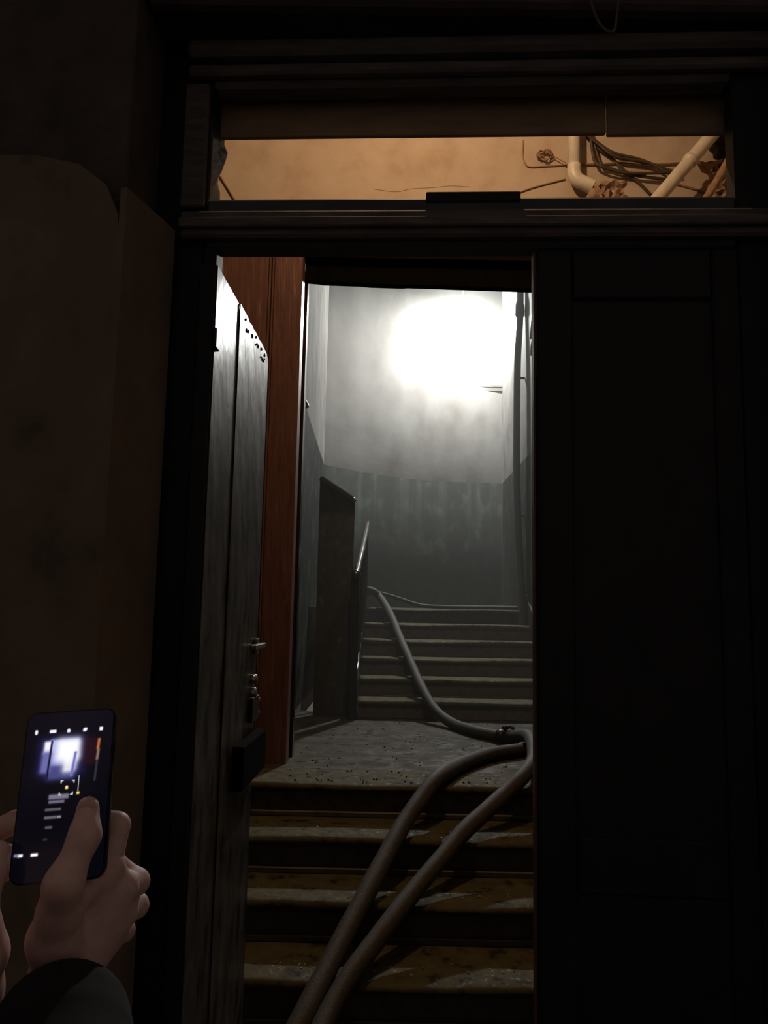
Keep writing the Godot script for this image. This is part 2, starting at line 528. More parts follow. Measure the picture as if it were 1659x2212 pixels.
func facade() -> void:
	var w := struct("wall_front", "dark stone street wall around the doorway", "wall", V(0, -1.654, 1.62))
	var s := mb()
	slab(s, -4.0, -0.60, -1.654, 4.0, 1.62, 1.98)
	slab(s, 0.93, 4.0, -1.654, 4.0, 1.60, 1.96)
	slab(s, -0.60, 0.93, 1.42, 4.0, 1.68, 1.96)
	part("stone", s, "facade_stone", w)
	# brown plaster field with a rounded upper corner
	s = mb()
	var o := PackedVector2Array([Vector2(-4.0, -1.65), Vector2(-4.0, 0.96), Vector2(-0.80, 0.975), Vector2(-0.70, 0.955), Vector2(-0.64, 0.91), Vector2(-0.608, 0.84), Vector2(-0.60, 0.76), Vector2(-0.60, -1.65)])
	prism(s, V(0, 0, 1.60), Vector3.RIGHT, Vector3.UP, Vector3(0, 0, -0.03), o)
	part("plaster_field", s, "brown_plaster", w, "brown plastered field with a rounded upper corner")
	# splayed reveal from the street wall to the door frame
	s = mb()
	prism(s, V(0, -1.65, 0), Vector3.RIGHT, Vector3(0, 0, -1), Vector3(0, 2.55, 0), PackedVector2Array([Vector2(-0.605, 1.600), Vector2(-0.590, 1.596), Vector2(-0.537, 1.79), Vector2(-0.60, 1.83)]))
	part("reveal", s, "brown_plaster", w, "splayed edge of the brown plaster beside the black door jamb")
	s = mb()
	slab(s, -0.598, 0.928, 1.40, 1.46, 1.655, 1.70, 0.015)
	slab(s, -0.598, 0.928, 1.46, 1.50, 1.64, 1.70, 0.012)
	mono("trim_1", s, "facade_stone", "dark moulding over the door head", "moulding", "", "structure")
	s = mb()
	slab(s, -4.0, 4.0, -1.854, -1.654, -4.0, 2.63)
	mono("floor", s, "street_stone", "dark stone ground before the stairs", "ground", "", "structure")

# ------------------------------------------------------------------ street door: frame, transom, two leaves

func street_door() -> void:
	var f := thing("door_frame", "dark wooden street door frame with an open transom above", "door frame", V(0.15, -1.654, 1.8), "", "structure")
	var s := mb()
	dslab(s, -0.64, -0.4705, -1.654, 1.46, 0.0, 0.10, 0.008)
	part("jamb", s, "black_paint", f)
	s = mb()
	dslab(s, 0.823, 0.97, -1.654, 1.46, 0.0, 0.065, 0.008)
	part("jamb", s, "black_paint", f)
	s = mb()
	dslab(s, -0.4705, 0.823, 0.872, 1.0, 0.0, 0.06, 0.006)
	part("transom_bar", s, "bar_paint", f)
	s = mb()
	dslab(s, -0.472, -0.439, 0.826, 0.874, 0.0, 0.06, 0.003)
	dslab(s, 0.80, 0.96, -1.654, 0.874, 0.057, 0.078, 0.003)
	part("stop_block", s, "black_paint", f)
	s = mb()
	dslab(s, -0.53, 0.93, 0.885, 0.955, -0.03, -0.001, 0.010)
	dslab(s, -0.53, 0.93, 0.905, 0.93, -0.045, -0.03, 0.008)
	part("transom_moulding", s, "dark_wood", f)
	s = mb()
	dslab(s, -0.4705, 0.823, 1.300, 1.46, 0.0, 0.06, 0.008)
	part("head", s, "dark_wood", f)
	s = mb()
	dslab(s, -0.53, 0.93, 1.315, 1.345, -0.03, -0.001, 0.010)
	dslab(s, -0.53, 0.93, 1.355, 1.40, -0.05, -0.001, 0.012)
	part("head_moulding", s, "dark_wood", f)
	s = mb()
	dslab(s, -0.535, -0.475, 0.97, 1.30, -0.02, -0.001, 0.006)
	part("jamb_casing", s, "dark_wood", f)
	# boards nailed behind the upper half of the transom
	s = mb()
	dslab(s, -0.50, 0.545, 1.2335, 1.40, 0.105, 0.123, 0.003)
	part("transom_board", s, "plain_board", f)
	s = mb()
	dslab(s, 0.547, 0.90, 1.2295, 1.40, 0.105, 0.123, 0.003)
	part("transom_board", s, "plain_board", f)
	# a loose slat on the transom bar
	s = mb()
	dslab(s, 0.075, 0.306, 0.985, 1.0135, -0.004, 0.03, 0.003)
	mono("wood_slat", s, "black_paint", "short black slat lying on the transom bar below the cracked beige wall", "slat")
	# the left leaf stands open, at right angles to the wall
	leaf_open()
	# the right leaf is shut
	var d := thing("door_2", "closed black leaf of the street door, to the right of the open doorway", "door", V(0.6, -1.64, 1.8), "", "structure")
	s = mb()
	dslab(s, 0.352, 0.8225, -1.64, 0.866, 0.012, 0.05, 0.004)
	part("panel", s, "black_paint", d)
	for st in [[0.346, 0.43, -1.64, 0.866], [0.76, 0.8225, -1.64, 0.866]]:
		s = mb()
		dslab(s, st[0], st[1], st[2], st[3], 0.0, 0.054, 0.005)
		part("stile", s, "black_paint", d)
	for rl in [[-1.64, -1.40], [-0.62, -0.50], [0.74, 0.866]]:
		s = mb()
		dslab(s, 0.431, 0.759, rl[0], rl[1], 0.002, 0.052, 0.005)
		part("rail", s, "black_paint", d)
	s = mb()
	dslab(s, 0.340, 0.346, -1.64, 0.866, 0.02, 0.054, 0.002)
	part("edge_strip", s, "red_paint", d, "dark red edge of the door leaf")

const LEAF_TOP := 0.822
var leaf_dir := Vector3(0.020, 0, -0.69)      # from the hinge side to the free edge

func L(t: float, h: float, off: float) -> Vector3:      # a point on the open leaf: t metres from the hinge, off metres out of its lit face
	var u := leaf_dir.normalized()
	var n := Vector3.UP.cross(u)
	if n.x < 0:
		n = -n
	return V(-0.434, h, 1.80) + u * t + n * off

func lbox(s: SurfaceTool, t0: float, t1: float, h0: float, h1: float, o0: float, o1: float, bev := 0.003) -> void:
	var u := leaf_dir.normalized()
	var n := Vector3.UP.cross(u)
	if n.x < 0:
		n = -n
	box(s, L((t0 + t1) / 2, (h0 + h1) / 2, (o0 + o1) / 2), Vector3(t1 - t0, h1 - h0, o1 - o0), bev, Basis(u, Vector3.UP, u.cross(Vector3.UP)))

func leaf_open() -> void:
	var d := thing("door_1", "open sheet-metal clad leaf of the street door with streaked grey face", "door", V(-0.434, -1.64, 2.1), "", "structure")
	var w := leaf_dir.length()
	var s := mb()
	lbox(s, 0.0, w, -1.64, LEAF_TOP, -0.042, -0.003, 0.003)
	part("core", s, "black_paint", d)
	# the face: three sheets lapped over one another, the upper rim bent and torn
	var rng := RandomNumberGenerator.new()
	rng.seed = 4
	for p in [[0.012, 0.262, 0.001, 0.0], [0.255, w + 0.003, 0.004, 0.0005]]:
		s = mb()
		var o := PackedVector2Array()
		o.append(Vector2(p[0], -1.62))
		o.append(Vector2(p[0], LEAF_TOP))
		var n := 14
		for i in range(1, n):
			var t: float = lerpf(p[0], p[1], float(i) / n)
			o.append(Vector2(t, LEAF_TOP - (rng.randf() * 0.008 if t > 0.35 else 0.001)))
		o.append(Vector2(p[1], LEAF_TOP - 0.02))
		o.append(Vector2(p[1], -1.62))
		var u := leaf_dir.normalized()
		var nn := Vector3.UP.cross(u)
		if nn.x < 0:
			nn = -nn
		var slope: float = (p[3] - p[2]) / (p[1] - p[0])          # each sheet stands off the leaf at its hinge side
		prism(s, L(0, 0, -0.003 + p[2] - slope * p[0]), u + nn * slope, Vector3.UP, nn * 0.0025, o)
		part("metal_sheet", s, "sheet_metal", d)
	# torn blobs of old paint and nail heads under the upper rim
	for i in 15:
		s = mb(true)
		var t := rng.randf_range(0.30, w - 0.02)
		var h := LEAF_TOP - rng.randf_range(0.012, 0.05)
		var off := 0.0005 + 0.0035 * (w - t) / (w - 0.255)
		lathe(s, L(t, h, off), (L(t, h, 1.0) - L(t, h, 0.0)).normalized(), [[rng.randf_range(0.003, 0.008), 0.0], [0.003, 0.0025], [0.0, 0.003]], 7)
		part("nail", s, "black_iron", d)
	s = mb()
	lbox(s, 0.0, 0.035, 0.61, 0.66, -0.002, 0.008, 0.003)
	part("hinge_plate", s, "black_iron", d)
	# locks along the free edge
	s = mb()
	lbox(s, w - 0.30, w + 0.035, -0.515, -0.395, -0.001, 0.035, 0.004)
	part("lock_case", s, "soot_black", d, "black lock case low on the free edge")
	var b := mb()
	lbox(b, w - 0.11, w + 0.05, -0.142, -0.126, 0.001, 0.02, 0.003)
	lbox(b, w - 0.05, w - 0.02, -0.16, -0.11, 0.001, 0.012, 0.003)
	part("bolt", b, "steel", d, "steel door bolt")
	s = mb(true)
	for h in [-0.235, -0.275]:
		lathe(s, L(w - 0.05, h, 0.0), (L(0, 0, 1) - L(0, 0, 0)).normalized(), [[0.016, 0.0], [0.016, 0.012], [0.010, 0.016], [0.0, 0.016]], 14)
	part("lock_cylinder", s, "steel", d)
	s = mb()
	lbox(s, w - 0.10, w + 0.004, -0.36, -0.285, 0.0, 0.014, 0.003)
	var plate := part("latch_plate", s, "black_iron", d)
	for h in [-0.305, -0.345]:
		s = mb()
		lbox(s, w + 0.004, w + 0.036, h - 0.008, h + 0.008, -0.004, 0.012, 0.004)
		part("latch_tongue", s, "brass", plate, "copper-coloured latch tongue")

# ------------------------------------------------------------------ stairs

func step_parts(t: Node3D, x0: float, x1: float, z: float, h: float, depth: float, rise: float, lit: String, seed: int) -> void:
	# a tread with a rounded, worn nosing, and its riser
	var rng := RandomNumberGenerator.new()
	rng.seed = seed
	var s := mb(true)
	var n := 40
	var th := 0.045
	var rows := []
	for i in n + 1:
		var x := lerpf(x0, x1, float(i) / n)
		var wear := 0.005 * sin(x * 5.0 + seed) + rng.randf_range(-0.0015, 0.0015) - 0.007 * exp(-pow((x - 0.25) / 0.45, 2.0))
		var wz := rng.randf_range(-0.002, 0.002)
		var prof := [[depth, 0.0], [0.06, 0.0 + wear * 0.3], [0.018, wear], [0.006, -0.005 + wear], [0.0, -0.016 + wear], [0.001, -0.030], [0.010, -0.040], [0.03, -th], [depth, -th]]
		var row := []
		for p in prof:
			row.append(V(x, h + p[1], z + p[0] + (wz if p[0] < 0.02 else 0.0)))
		rows.append(row)
	for i in n:
		for k in rows[0].size() - 1:
			var c: Vector3 = (rows[i][k] + rows[i][k + 1] + rows[i + 1][k]) / 3.0
			quad(s, rows[i][k], rows[i + 1][k], rows[i + 1][k + 1], rows[i][k + 1], c - V((x0 + x1) / 2, h - th / 2, z + depth / 2.0) if k < 1 or k > 6 else c - V(c.x, h - 0.02, z + 0.04))
	for e in [0, n]:
		var mid := V(x0 if e == 0 else x1, h - 0.02, z + 0.05)
		for k in rows[0].size() - 1:
			tri(s, mid, rows[e][k], rows[e][k + 1], Vector3.LEFT if e == 0 else Vector3.RIGHT)
	part("tread", s, lit, t)
	s = mb()
	slab(s, x0, x1, h - rise, h - th, z + 0.032, z + 0.07, 0.003)
	part("riser", s, "riser_paint", t)

func lower_stairs() -> void:
	var t := thing("lower_staircase", "lower flight of worn ochre-painted steps with the hoses lying on them", "stairs", V(0.4, -1.654, 3.2))
	for k in range(1, 5):
		step_parts(t, -1.14, 2.14, 3.85 - 0.307 * k, -0.854 - 0.16 * k, 0.307 + 0.03, 0.16, "ochre_paint", 20 + k)
	# worn fillets where risers meet treads
	for k in range(0, 4):
		var s := mb()
		slab(s, -1.14, 2.14, -0.854 - 0.16 * (k + 1), -0.854 - 0.16 * (k + 1) + 0.026, 3.85 - 0.307 * k + 0.012, 3.85 - 0.307 * k + 0.0315, 0.006)
		part("fillet", s, "riser_paint", t)
	# landing between the two flights: nosing strip and slab
	var l := struct("floor_landing", "wet scuffed landing between the two flights of stairs", "floor", V(0.3, -0.87, 5))
	var s := mb()
	slab(s, -1.14, 2.14, -1.05, -0.8545, 4.17, 6.4, 0.002)
	slab(s, -1.14, 2.14, -1.05, -0.95, 3.9, 4.17, 0.002)
	part("slab", s, "wet_concrete", l)
	step_parts(l, -1.14, 2.14, 3.85, -0.854, 0.32, 0.16, "ochre_paint", 31)
	# litter: a pale splinter by the doorpost and grit on the landing
	s = mb()
	tube(s, line([V(-0.588, -0.845, 4.76), V(-0.592, -0.842, 4.66), V(-0.574, -0.842, 4.52), V(-0.560, -0.845, 4.42)]), 0.006, 5)
	mono("splinter", s, "plastic_white", "thin pale splinter lying at the foot of the brown doorpost", "splinter")
	s = mb()
	var rng := RandomNumberGenerator.new()
	rng.seed = 77
	for i in 150:
		var x := rng.randf_range(-0.5, 0.95)
		var z := 3.9 + pow(rng.randf(), 1.6) * 2.0
		var r := rng.randf_range(0.002, 0.006)
		var q := Basis.from_euler(Vector3(rng.randf() * 3, rng.randf() * 6, rng.randf() * 3))
		if z > 4.2 and z < 4.55 and x < -0.45:
			continue
		box(s, V(x, -0.854 + r * 0.4, z), Vector3(r * 2, r, r * 1.5), r * 0.2, q)
	mono("grit", s, "wet_concrete", "plaster crumbs strewn over the wet landing", "debris", "", "stuff")
	# the same crumbs and drops on the lower treads
	s = mb()
	for i in 150:
		var k := rng.randi_range(1, 3)
		var x := rng.randf_range(-0.55, 0.7)
		if i % 3 == 0:
			k = 3
			x = rng.randf_range(-0.42, -0.2)
		var z := 3.85 - 0.307 * k + rng.randf_range(0.025, 0.16)
		var r := rng.randf_range(0.0015, 0.004)
		box(s, V(x, -0.854 - 0.16 * k + r * 0.4, z), Vector3(r * 2, r, r * 1.5), r * 0.2, Basis.from_euler(Vector3(rng.randf() * 3, rng.randf() * 6, 0)))
	mono("grit", s, "foil", "glinting glass crumbs on the lower treads", "debris", "", "stuff")

func upper_stairs() -> void:
	var t := thing("upper_staircase", "upper flight of dim steps with shining nosings climbing from the landing", "stairs", V(0.55, -0.854, 6.8))
	for k in range(0, 5):
		step_parts(t, -0.215, HALL_R - 0.023, 6.0 + 0.303 * k, -0.7116 + 0.1386 * k, 0.303 + 0.03, 0.1386, "ochre_paint", 50 + k)
	step_parts(t, -0.215, HALL_R - 0.023, 6.0 + 0.303 * 5, -0.7116 + 0.1386 * 5, 0.3, 0.1386, "ochre_paint", 60)
	var l := struct("floor_upper", "dim upper landing at the head of the second flight", "floor", V(0.4, -0.1, 8.3))
	var s := mb()
	slab(s, HALL_L, HALL_R, -0.2, -0.0188, 7.81, 9.2, 0.002)
	slab(s, HALL_L, -0.22, -0.2, -0.0188, 7.35, 7.81, 0.002)
	part("slab", s, "wet_concrete", l)

# ------------------------------------------------------------------ inner doorway

func inner_doorway() -> void:
	var d := thing("inner_door_frame", "glossy red-brown wooden frame and side panel of the inner doorway", "door frame", V(-0.6, -0.854, 4.3), "", "structure")
	var s := mb()
	slab(s, -1.02, -0.70, -0.86, 2.06, 4.285, 4.33, 0.003)
	part("side_panel", s, "red_paint", d)
	s = mb()
	slab(s, -0.725, -0.715, -0.86, 2.06, 4.275, 4.285, 0.003)
	slab(s, -0.705, -0.695, -0.86, 2.06, 4.268, 4.285, 0.004)
	slab(s, -0.688, -0.682, -0.86, 2.06, 4.272, 4.285, 0.002)
	part("moulding", s, "red_paint", d)
	s = mb()
	slab(s, -0.695, -0.531, -0.86, 2.06, 4.27, 4.40, 0.006)
	part("post", s, "red_paint", d, "red-brown doorpost with glossy paint")
	s = mb()
	slab(s, -0.690, -0.536, -0.86, 2.06, 4.40, 4.46, 0.004)
	slab(s, -0.690, -0.520, -0.86, 2.0, 4.46, 4.55, 0.008)
	part("rebate", s, "dark_gloss_paint", d, "dark glossy inner edge of the doorpost")
	s = mb()
	slab(s, 0.93, 1.12, -0.86, 2.06, 4.27, 4.52, 0.006)
	part("post", s, "red_paint", d)
	# the head: a black board, a little out of level, with a frayed lower edge
	s = mb()
	var o := PackedVector2Array([Vector2(-0.531, 2.06), Vector2(-0.531, 1.918), Vector2(-0.45, 1.913), Vector2(-0.43, 1.908), Vector2(-0.2, 1.904), Vector2(-0.15, 1.899), Vector2(0.05, 1.896), Vector2(0.08, 1.899), Vector2(0.3, 1.895), Vector2(0.93, 1.884), Vector2(0.93, 2.06)])
	prism(s, V(0, 0, 4.40), Vector3.RIGHT, Vector3.UP, Vector3(0, 0, -0.06), o)
	part("head", s, "soot_black", d, "black head board over the inner doorway")

# ------------------------------------------------------------------ balustrade and boarded panel

func balustrade() -> void:
	var t := thing("stair_balustrade", "dark balustrade with a shining wet handrail on the left of the upper flight", "balustrade", V(-0.24, -0.854, 6.0))
	var s := mb(true)
	var rail := smooth_path([V(-0.247, 0.222, 5.90), V(-0.243, 0.262, 6.0), V(-0.225, 0.50, 6.65), V(-0.206, 0.80, 7.45)], 6)
	tube(s, rail, 0.024, 12, 0.08, 40.0)
	var hr := part("handrail", s, "handrail_paint", t, "shining handrail")
	s = mb(true)
	lathe(s, V(-0.247, 0.232, 5.895), Vector3(0, 0, 1), [[0.0, -0.03], [0.03, -0.02], [0.04, 0.0], [0.03, 0.02], [0.0, 0.024]], 14)
	part("end_cap", s, "handrail_paint", hr)
	s = mb()
	slab(s, -0.285, -0.220, -0.854, 0.21, 5.92, 5.985, 0.008)
	part("newel_post", s, "black_iron", t)
	s = mb()
	var o := PackedVector2Array([Vector2(5.99, -0.85), Vector2(5.99, -0.60), Vector2(7.50, 0.10), Vector2(7.50, -0.15), Vector2(6.15, -0.85)])
	prism(s, V(-0.25, 0, 0), Vector3(0, 0, -1), Vector3.UP, Vector3(0.03, 0, 0), o)
	part("stringer", s, "black_iron", t)
	s = mb(true)
	tube(s, smooth_path([V(-0.232, -0.592, 5.99), V(-0.230, -0.24, 6.75), V(-0.228, 0.115, 7.51)], 10), 0.012, 8, 0.25, 55.0)
	part("stringer_cap", s, "handrail_paint", t, "chipped bright edge of the stringer")
	for i in 9:
		s = mb()
		var z := 6.12 + i * 0.16
		var b := -0.595 + 0.4635 * (z - 5.99)
		var tp := 0.258 + 0.371 * (z - 6.0)
		var xx := lerpf(-0.243, -0.206, (z - 6.0) / 1.45)
		slab(s, xx - 0.009, xx + 0.009, b, tp, z - 0.009, z + 0.009, 0.003)
		part("baluster", s, "black_iron", t)
	# boards that close the space under the next flight
	t = thing("board_partition", "scuffed boarded partition with a sloping capping rail beside the balustrade", "partition", V(-0.5, -0.854, 6.15))
	for i in 4:
		var x0 := -0.565 + i * 0.0715
		s = mb()
		var ha := 1.0 - (x0 + 0.56) * 0.63
		var hb := 1.0 - (x0 + 0.071 + 0.56) * 0.63
		prism(s, V(0, 0, 6.14 + 0.004 * (i % 2)), Vector3.RIGHT, Vector3.UP, Vector3(0, 0, -0.025), PackedVector2Array([Vector2(x0 + 0.0007, -0.854), Vector2(x0 + 0.0708, -0.854), Vector2(x0 + 0.0708, hb), Vector2(x0 + 0.0007, ha)]))
		part("plank", s, "panel_wood", t)
	s = mb()
	var a := V(-0.56, 1.005, 6.13)
	var b2 := V(-0.292, 0.835, 6.13)
	var u := (b2 - a).normalized()
	box(s, (a + b2) / 2.0, Vector3(a.distance_to(b2), 0.045, 0.09), 0.012, Basis(u, u.cross(Vector3(0, 0, -1)) * -1.0, Vector3(0, 0, 1)))
	var cap := part("capping_rail", s, "handrail_paint", t)
	s = mb(true)
	lathe(s, b2, u, [[0.0, 0.025], [0.016, 0.02], [0.022, 0.0], [0.022, -0.012]], 12)
	part("end_knob", s, "steel", cap)
	# hooked stub of an old handrail on the left wall
	s = mb(true)
	tube(s, smooth_path([V(-0.69, 1.44, 5.55), V(-0.665, 1.46, 5.52), V(-0.645, 1.485, 5.5), V(-0.628, 1.465, 5.5), V(-0.612, 1.432, 5.5), V(-0.632, 1.425, 5.5)], 5), 0.011, 10)
	mono("wall_hook", s, "steel", "small bright steel hook on the stairwell wall beside the red-brown doorpost", "hook")

# ------------------------------------------------------------------ lamps

func lamps() -> void:
	# the glaring bulb in the stairwell
	var p := V(0.815, 3.40, 8.74)
	var t := thing("ceiling_bulb", "glaring white bulb hanging from the stairwell ceiling before the back wall", "lamp", V(0.815, HALL_TOP, 8.74))
	var s := mb(true)
	lathe(s, p, Vector3.UP, [[0.0, -0.075], [0.035, -0.068], [0.06, -0.045], [0.068, -0.015], [0.062, 0.02], [0.04, 0.06], [0.026, 0.09], [0.0, 0.09]], 20)
	part("bulb", s, lamp_mat(Color(0.96, 0.98, 1.0), 8.0), t)
	s = mb(true)
	lathe(s, p, Vector3.UP, [[0.0, 0.088], [0.028, 0.088], [0.03, 0.12], [0.024, 0.15], [0.0, 0.155]], 14)
	part("socket", s, "plastic_white", t)
	s = mb(true)
	tube(s, line([p + Vector3(0, 0.15, 0), V(0.815, HALL_TOP, 8.74)]), 0.004, 6)
	part("cord", s, "plastic_white", t)
	var o := OmniLight3D.new()
	o.name = "bulb_light"
	o.light_color = Color(0.985, 0.995, 0.985)
	o.light_energy = 15.0
	o.light_size = 0.06
	o.omni_range = 30.0
	o.omni_attenuation = 2.0
	o.shadow_enabled = true
	t.add_child(o)
	o.position = p - t.position
	# the warm bulb in the lobby, hidden above the transom
	p = V(0.15, 2.95, 2.85)
	t = thing("ceiling_bulb", "warm bulb on the lobby ceiling behind the street door", "lamp", V(0.15, 3.3, 2.85))
	s = mb(true)
	lathe(s, p, Vector3.UP, [[0.0, -0.06], [0.02, -0.056], [0.03, -0.03], [0.028, 0.0], [0.016, 0.035], [0.0, 0.036]], 16)
	part("bulb", s, lamp_mat(Color(1.0, 0.815, 0.62), 6.0), t)
	s = mb(true)
	lathe(s, p, Vector3.UP, [[0.0, 0.034], [0.02, 0.034], [0.022, 0.08], [0.0, 0.085]], 14)
	part("socket", s, "plastic_white", t)
	s = mb(true)
	tube(s, line([p + Vector3(0, 0.08, 0), V(0.15, 3.3, 2.85)]), 0.004, 6)
	part("cord", s, "plastic_white", t)
	o = OmniLight3D.new()
	o.name = "bulb_light"
	o.light_color = Color(1.0, 0.815, 0.62)
	o.light_energy = 1.9
	o.light_size = 0.03
	o.omni_range = 30.0
	o.omni_attenuation = 2.0
	o.shadow_enabled = true
	t.add_child(o)
	o.position = p - t.position

# ------------------------------------------------------------------ hoses

func hoses() -> void:
	var t := thing("fire_hose", "grey fire hose running down the upper flight and bending back over the landing's right side", "hose", V(0.4, -0.816, 5.2))
	var s := mb(true)
	tube(s, smooth_path([V(-0.40, 0.04, 7.95), V(-0.26, 0.13, 7.75), V(-0.165, 0.145, 7.62), V(-0.072, 0.073, 7.60), V(0.034, -0.10, 7.24), V(0.128, -0.315, 6.77), V(0.207, -0.481, 6.41), V(0.277, -0.626, 6.08), V(0.357, -0.745, 5.83), V(0.467, -0.812, 5.60), V(0.603, -0.816, 5.27), V(0.752, -0.812, 5.06)], 10), 0.037, 16, 0.025, 9.0)
	part("hose_line", s, "hose_canvas", t)
	s = mb(true)
	tube(s, smooth_path([V(0.80, -0.806, 5.01), V(0.825, -0.778, 4.90), V(0.836, -0.742, 4.66), V(0.80, -0.732, 4.30), V(0.745, -0.755, 4.0), V(0.664, -0.800, 3.84), V(0.575, -0.855, 3.759), V(0.452, -0.920, 3.632), V(0.348, -0.976, 3.524), V(0.238, -1.050, 3.382), V(0.138, -1.117, 3.253), V(0.045, -1.184, 3.124), V(-0.039, -1.246, 3.006), V(-0.117, -1.306, 2.890), V(-0.172, -1.362, 2.783), V(-0.215, -1.425, 2.66), V(-0.25, -1.52, 2.50), V(-0.28, -1.60, 2.30), V(-0.31, -1.616, 2.0), V(-0.30, -1.616, 1.2)], 10), 0.037, 16, 0.025, 9.0)
	part("hose_line", s, "hose_canvas", t)
	var a := V(0.735, -0.812, 5.075)
	var b := V(0.812, -0.803, 5.0)
	var ax := (b - a).normalized()
	s = mb(true)
	lathe(s, a, ax, [[0.0, -0.012], [0.043, -0.012], [0.046, 0.0], [0.046, 0.03], [0.041, 0.034], [0.041, 0.044], [0.052, 0.048], [0.052, 0.082], [0.046, 0.088], [0.043, 0.125], [0.0, 0.125]], 20)
	var cp := part("coupling", s, "black_iron", t, "dark metal hose coupling")
	s = mb()
	box(s, (a + b) / 2.0 + Vector3(0.0, 0.057, 0.0), Vector3(0.075, 0.022, 0.03), 0.006, Basis(Vector3(0, 1, 0), 0.5))
	box(s, (a + b) / 2.0 + Vector3(0.03, 0.05, 0.0), Vector3(0.028, 0.03, 0.03), 0.006)
	part("coupling_lug", s, "black_iron", cp)
	t = thing("fire_hose", "grey fire hose lying left of the coupled one down the lower steps", "hose", V(0.2, -0.816, 4.0))
	s = mb(true)
	tube(s, smooth_path([V(1.18, -0.816, 5.80), V(1.24, -0.816, 5.45), V(1.17, -0.816, 5.02), V(0.979, -0.816, 4.82), V(0.789, -0.816, 4.631), V(0.593, -0.816, 4.468), V(0.411, -0.815, 4.193), V(0.266, -0.812, 3.86), V(0.161, -0.888, 3.685), V(0.085, -0.960, 3.554), V(0.015, -1.040, 3.399), V(-0.065, -1.135, 3.217), V(-0.136, -1.219, 3.056), V(-0.199, -1.298, 2.904), V(-0.250, -1.362, 2.782), V(-0.30, -1.43, 2.66), V(-0.335, -1.53, 2.48), V(-0.37, -1.605, 2.28), V(-0.40, -1.616, 1.9), V(-0.42, -1.616, 1.1)], 10), 0.039, 16, 0.025, 9.0)
	part("hose_line", s, "hose_canvas", t)
	s = mb(true)
	tube(s, smooth_path([V(-0.22, 0.11, 7.85), V(-0.11, 0.125, 7.75), V(0.0, 0.105, 7.80), V(0.12, 0.072, 7.84), V(0.356, 0.008, 7.86), V(0.747, 0.0, 7.88), V(1.05, 0.004, 7.88), V(1.31, 0.004, 7.86)], 10), 0.020, 10)
	mono("thin_hose", s, "hose_canvas", "thin hose lying across the upper landing behind the top step", "hose")

# ------------------------------------------------------------------ pipes and cables

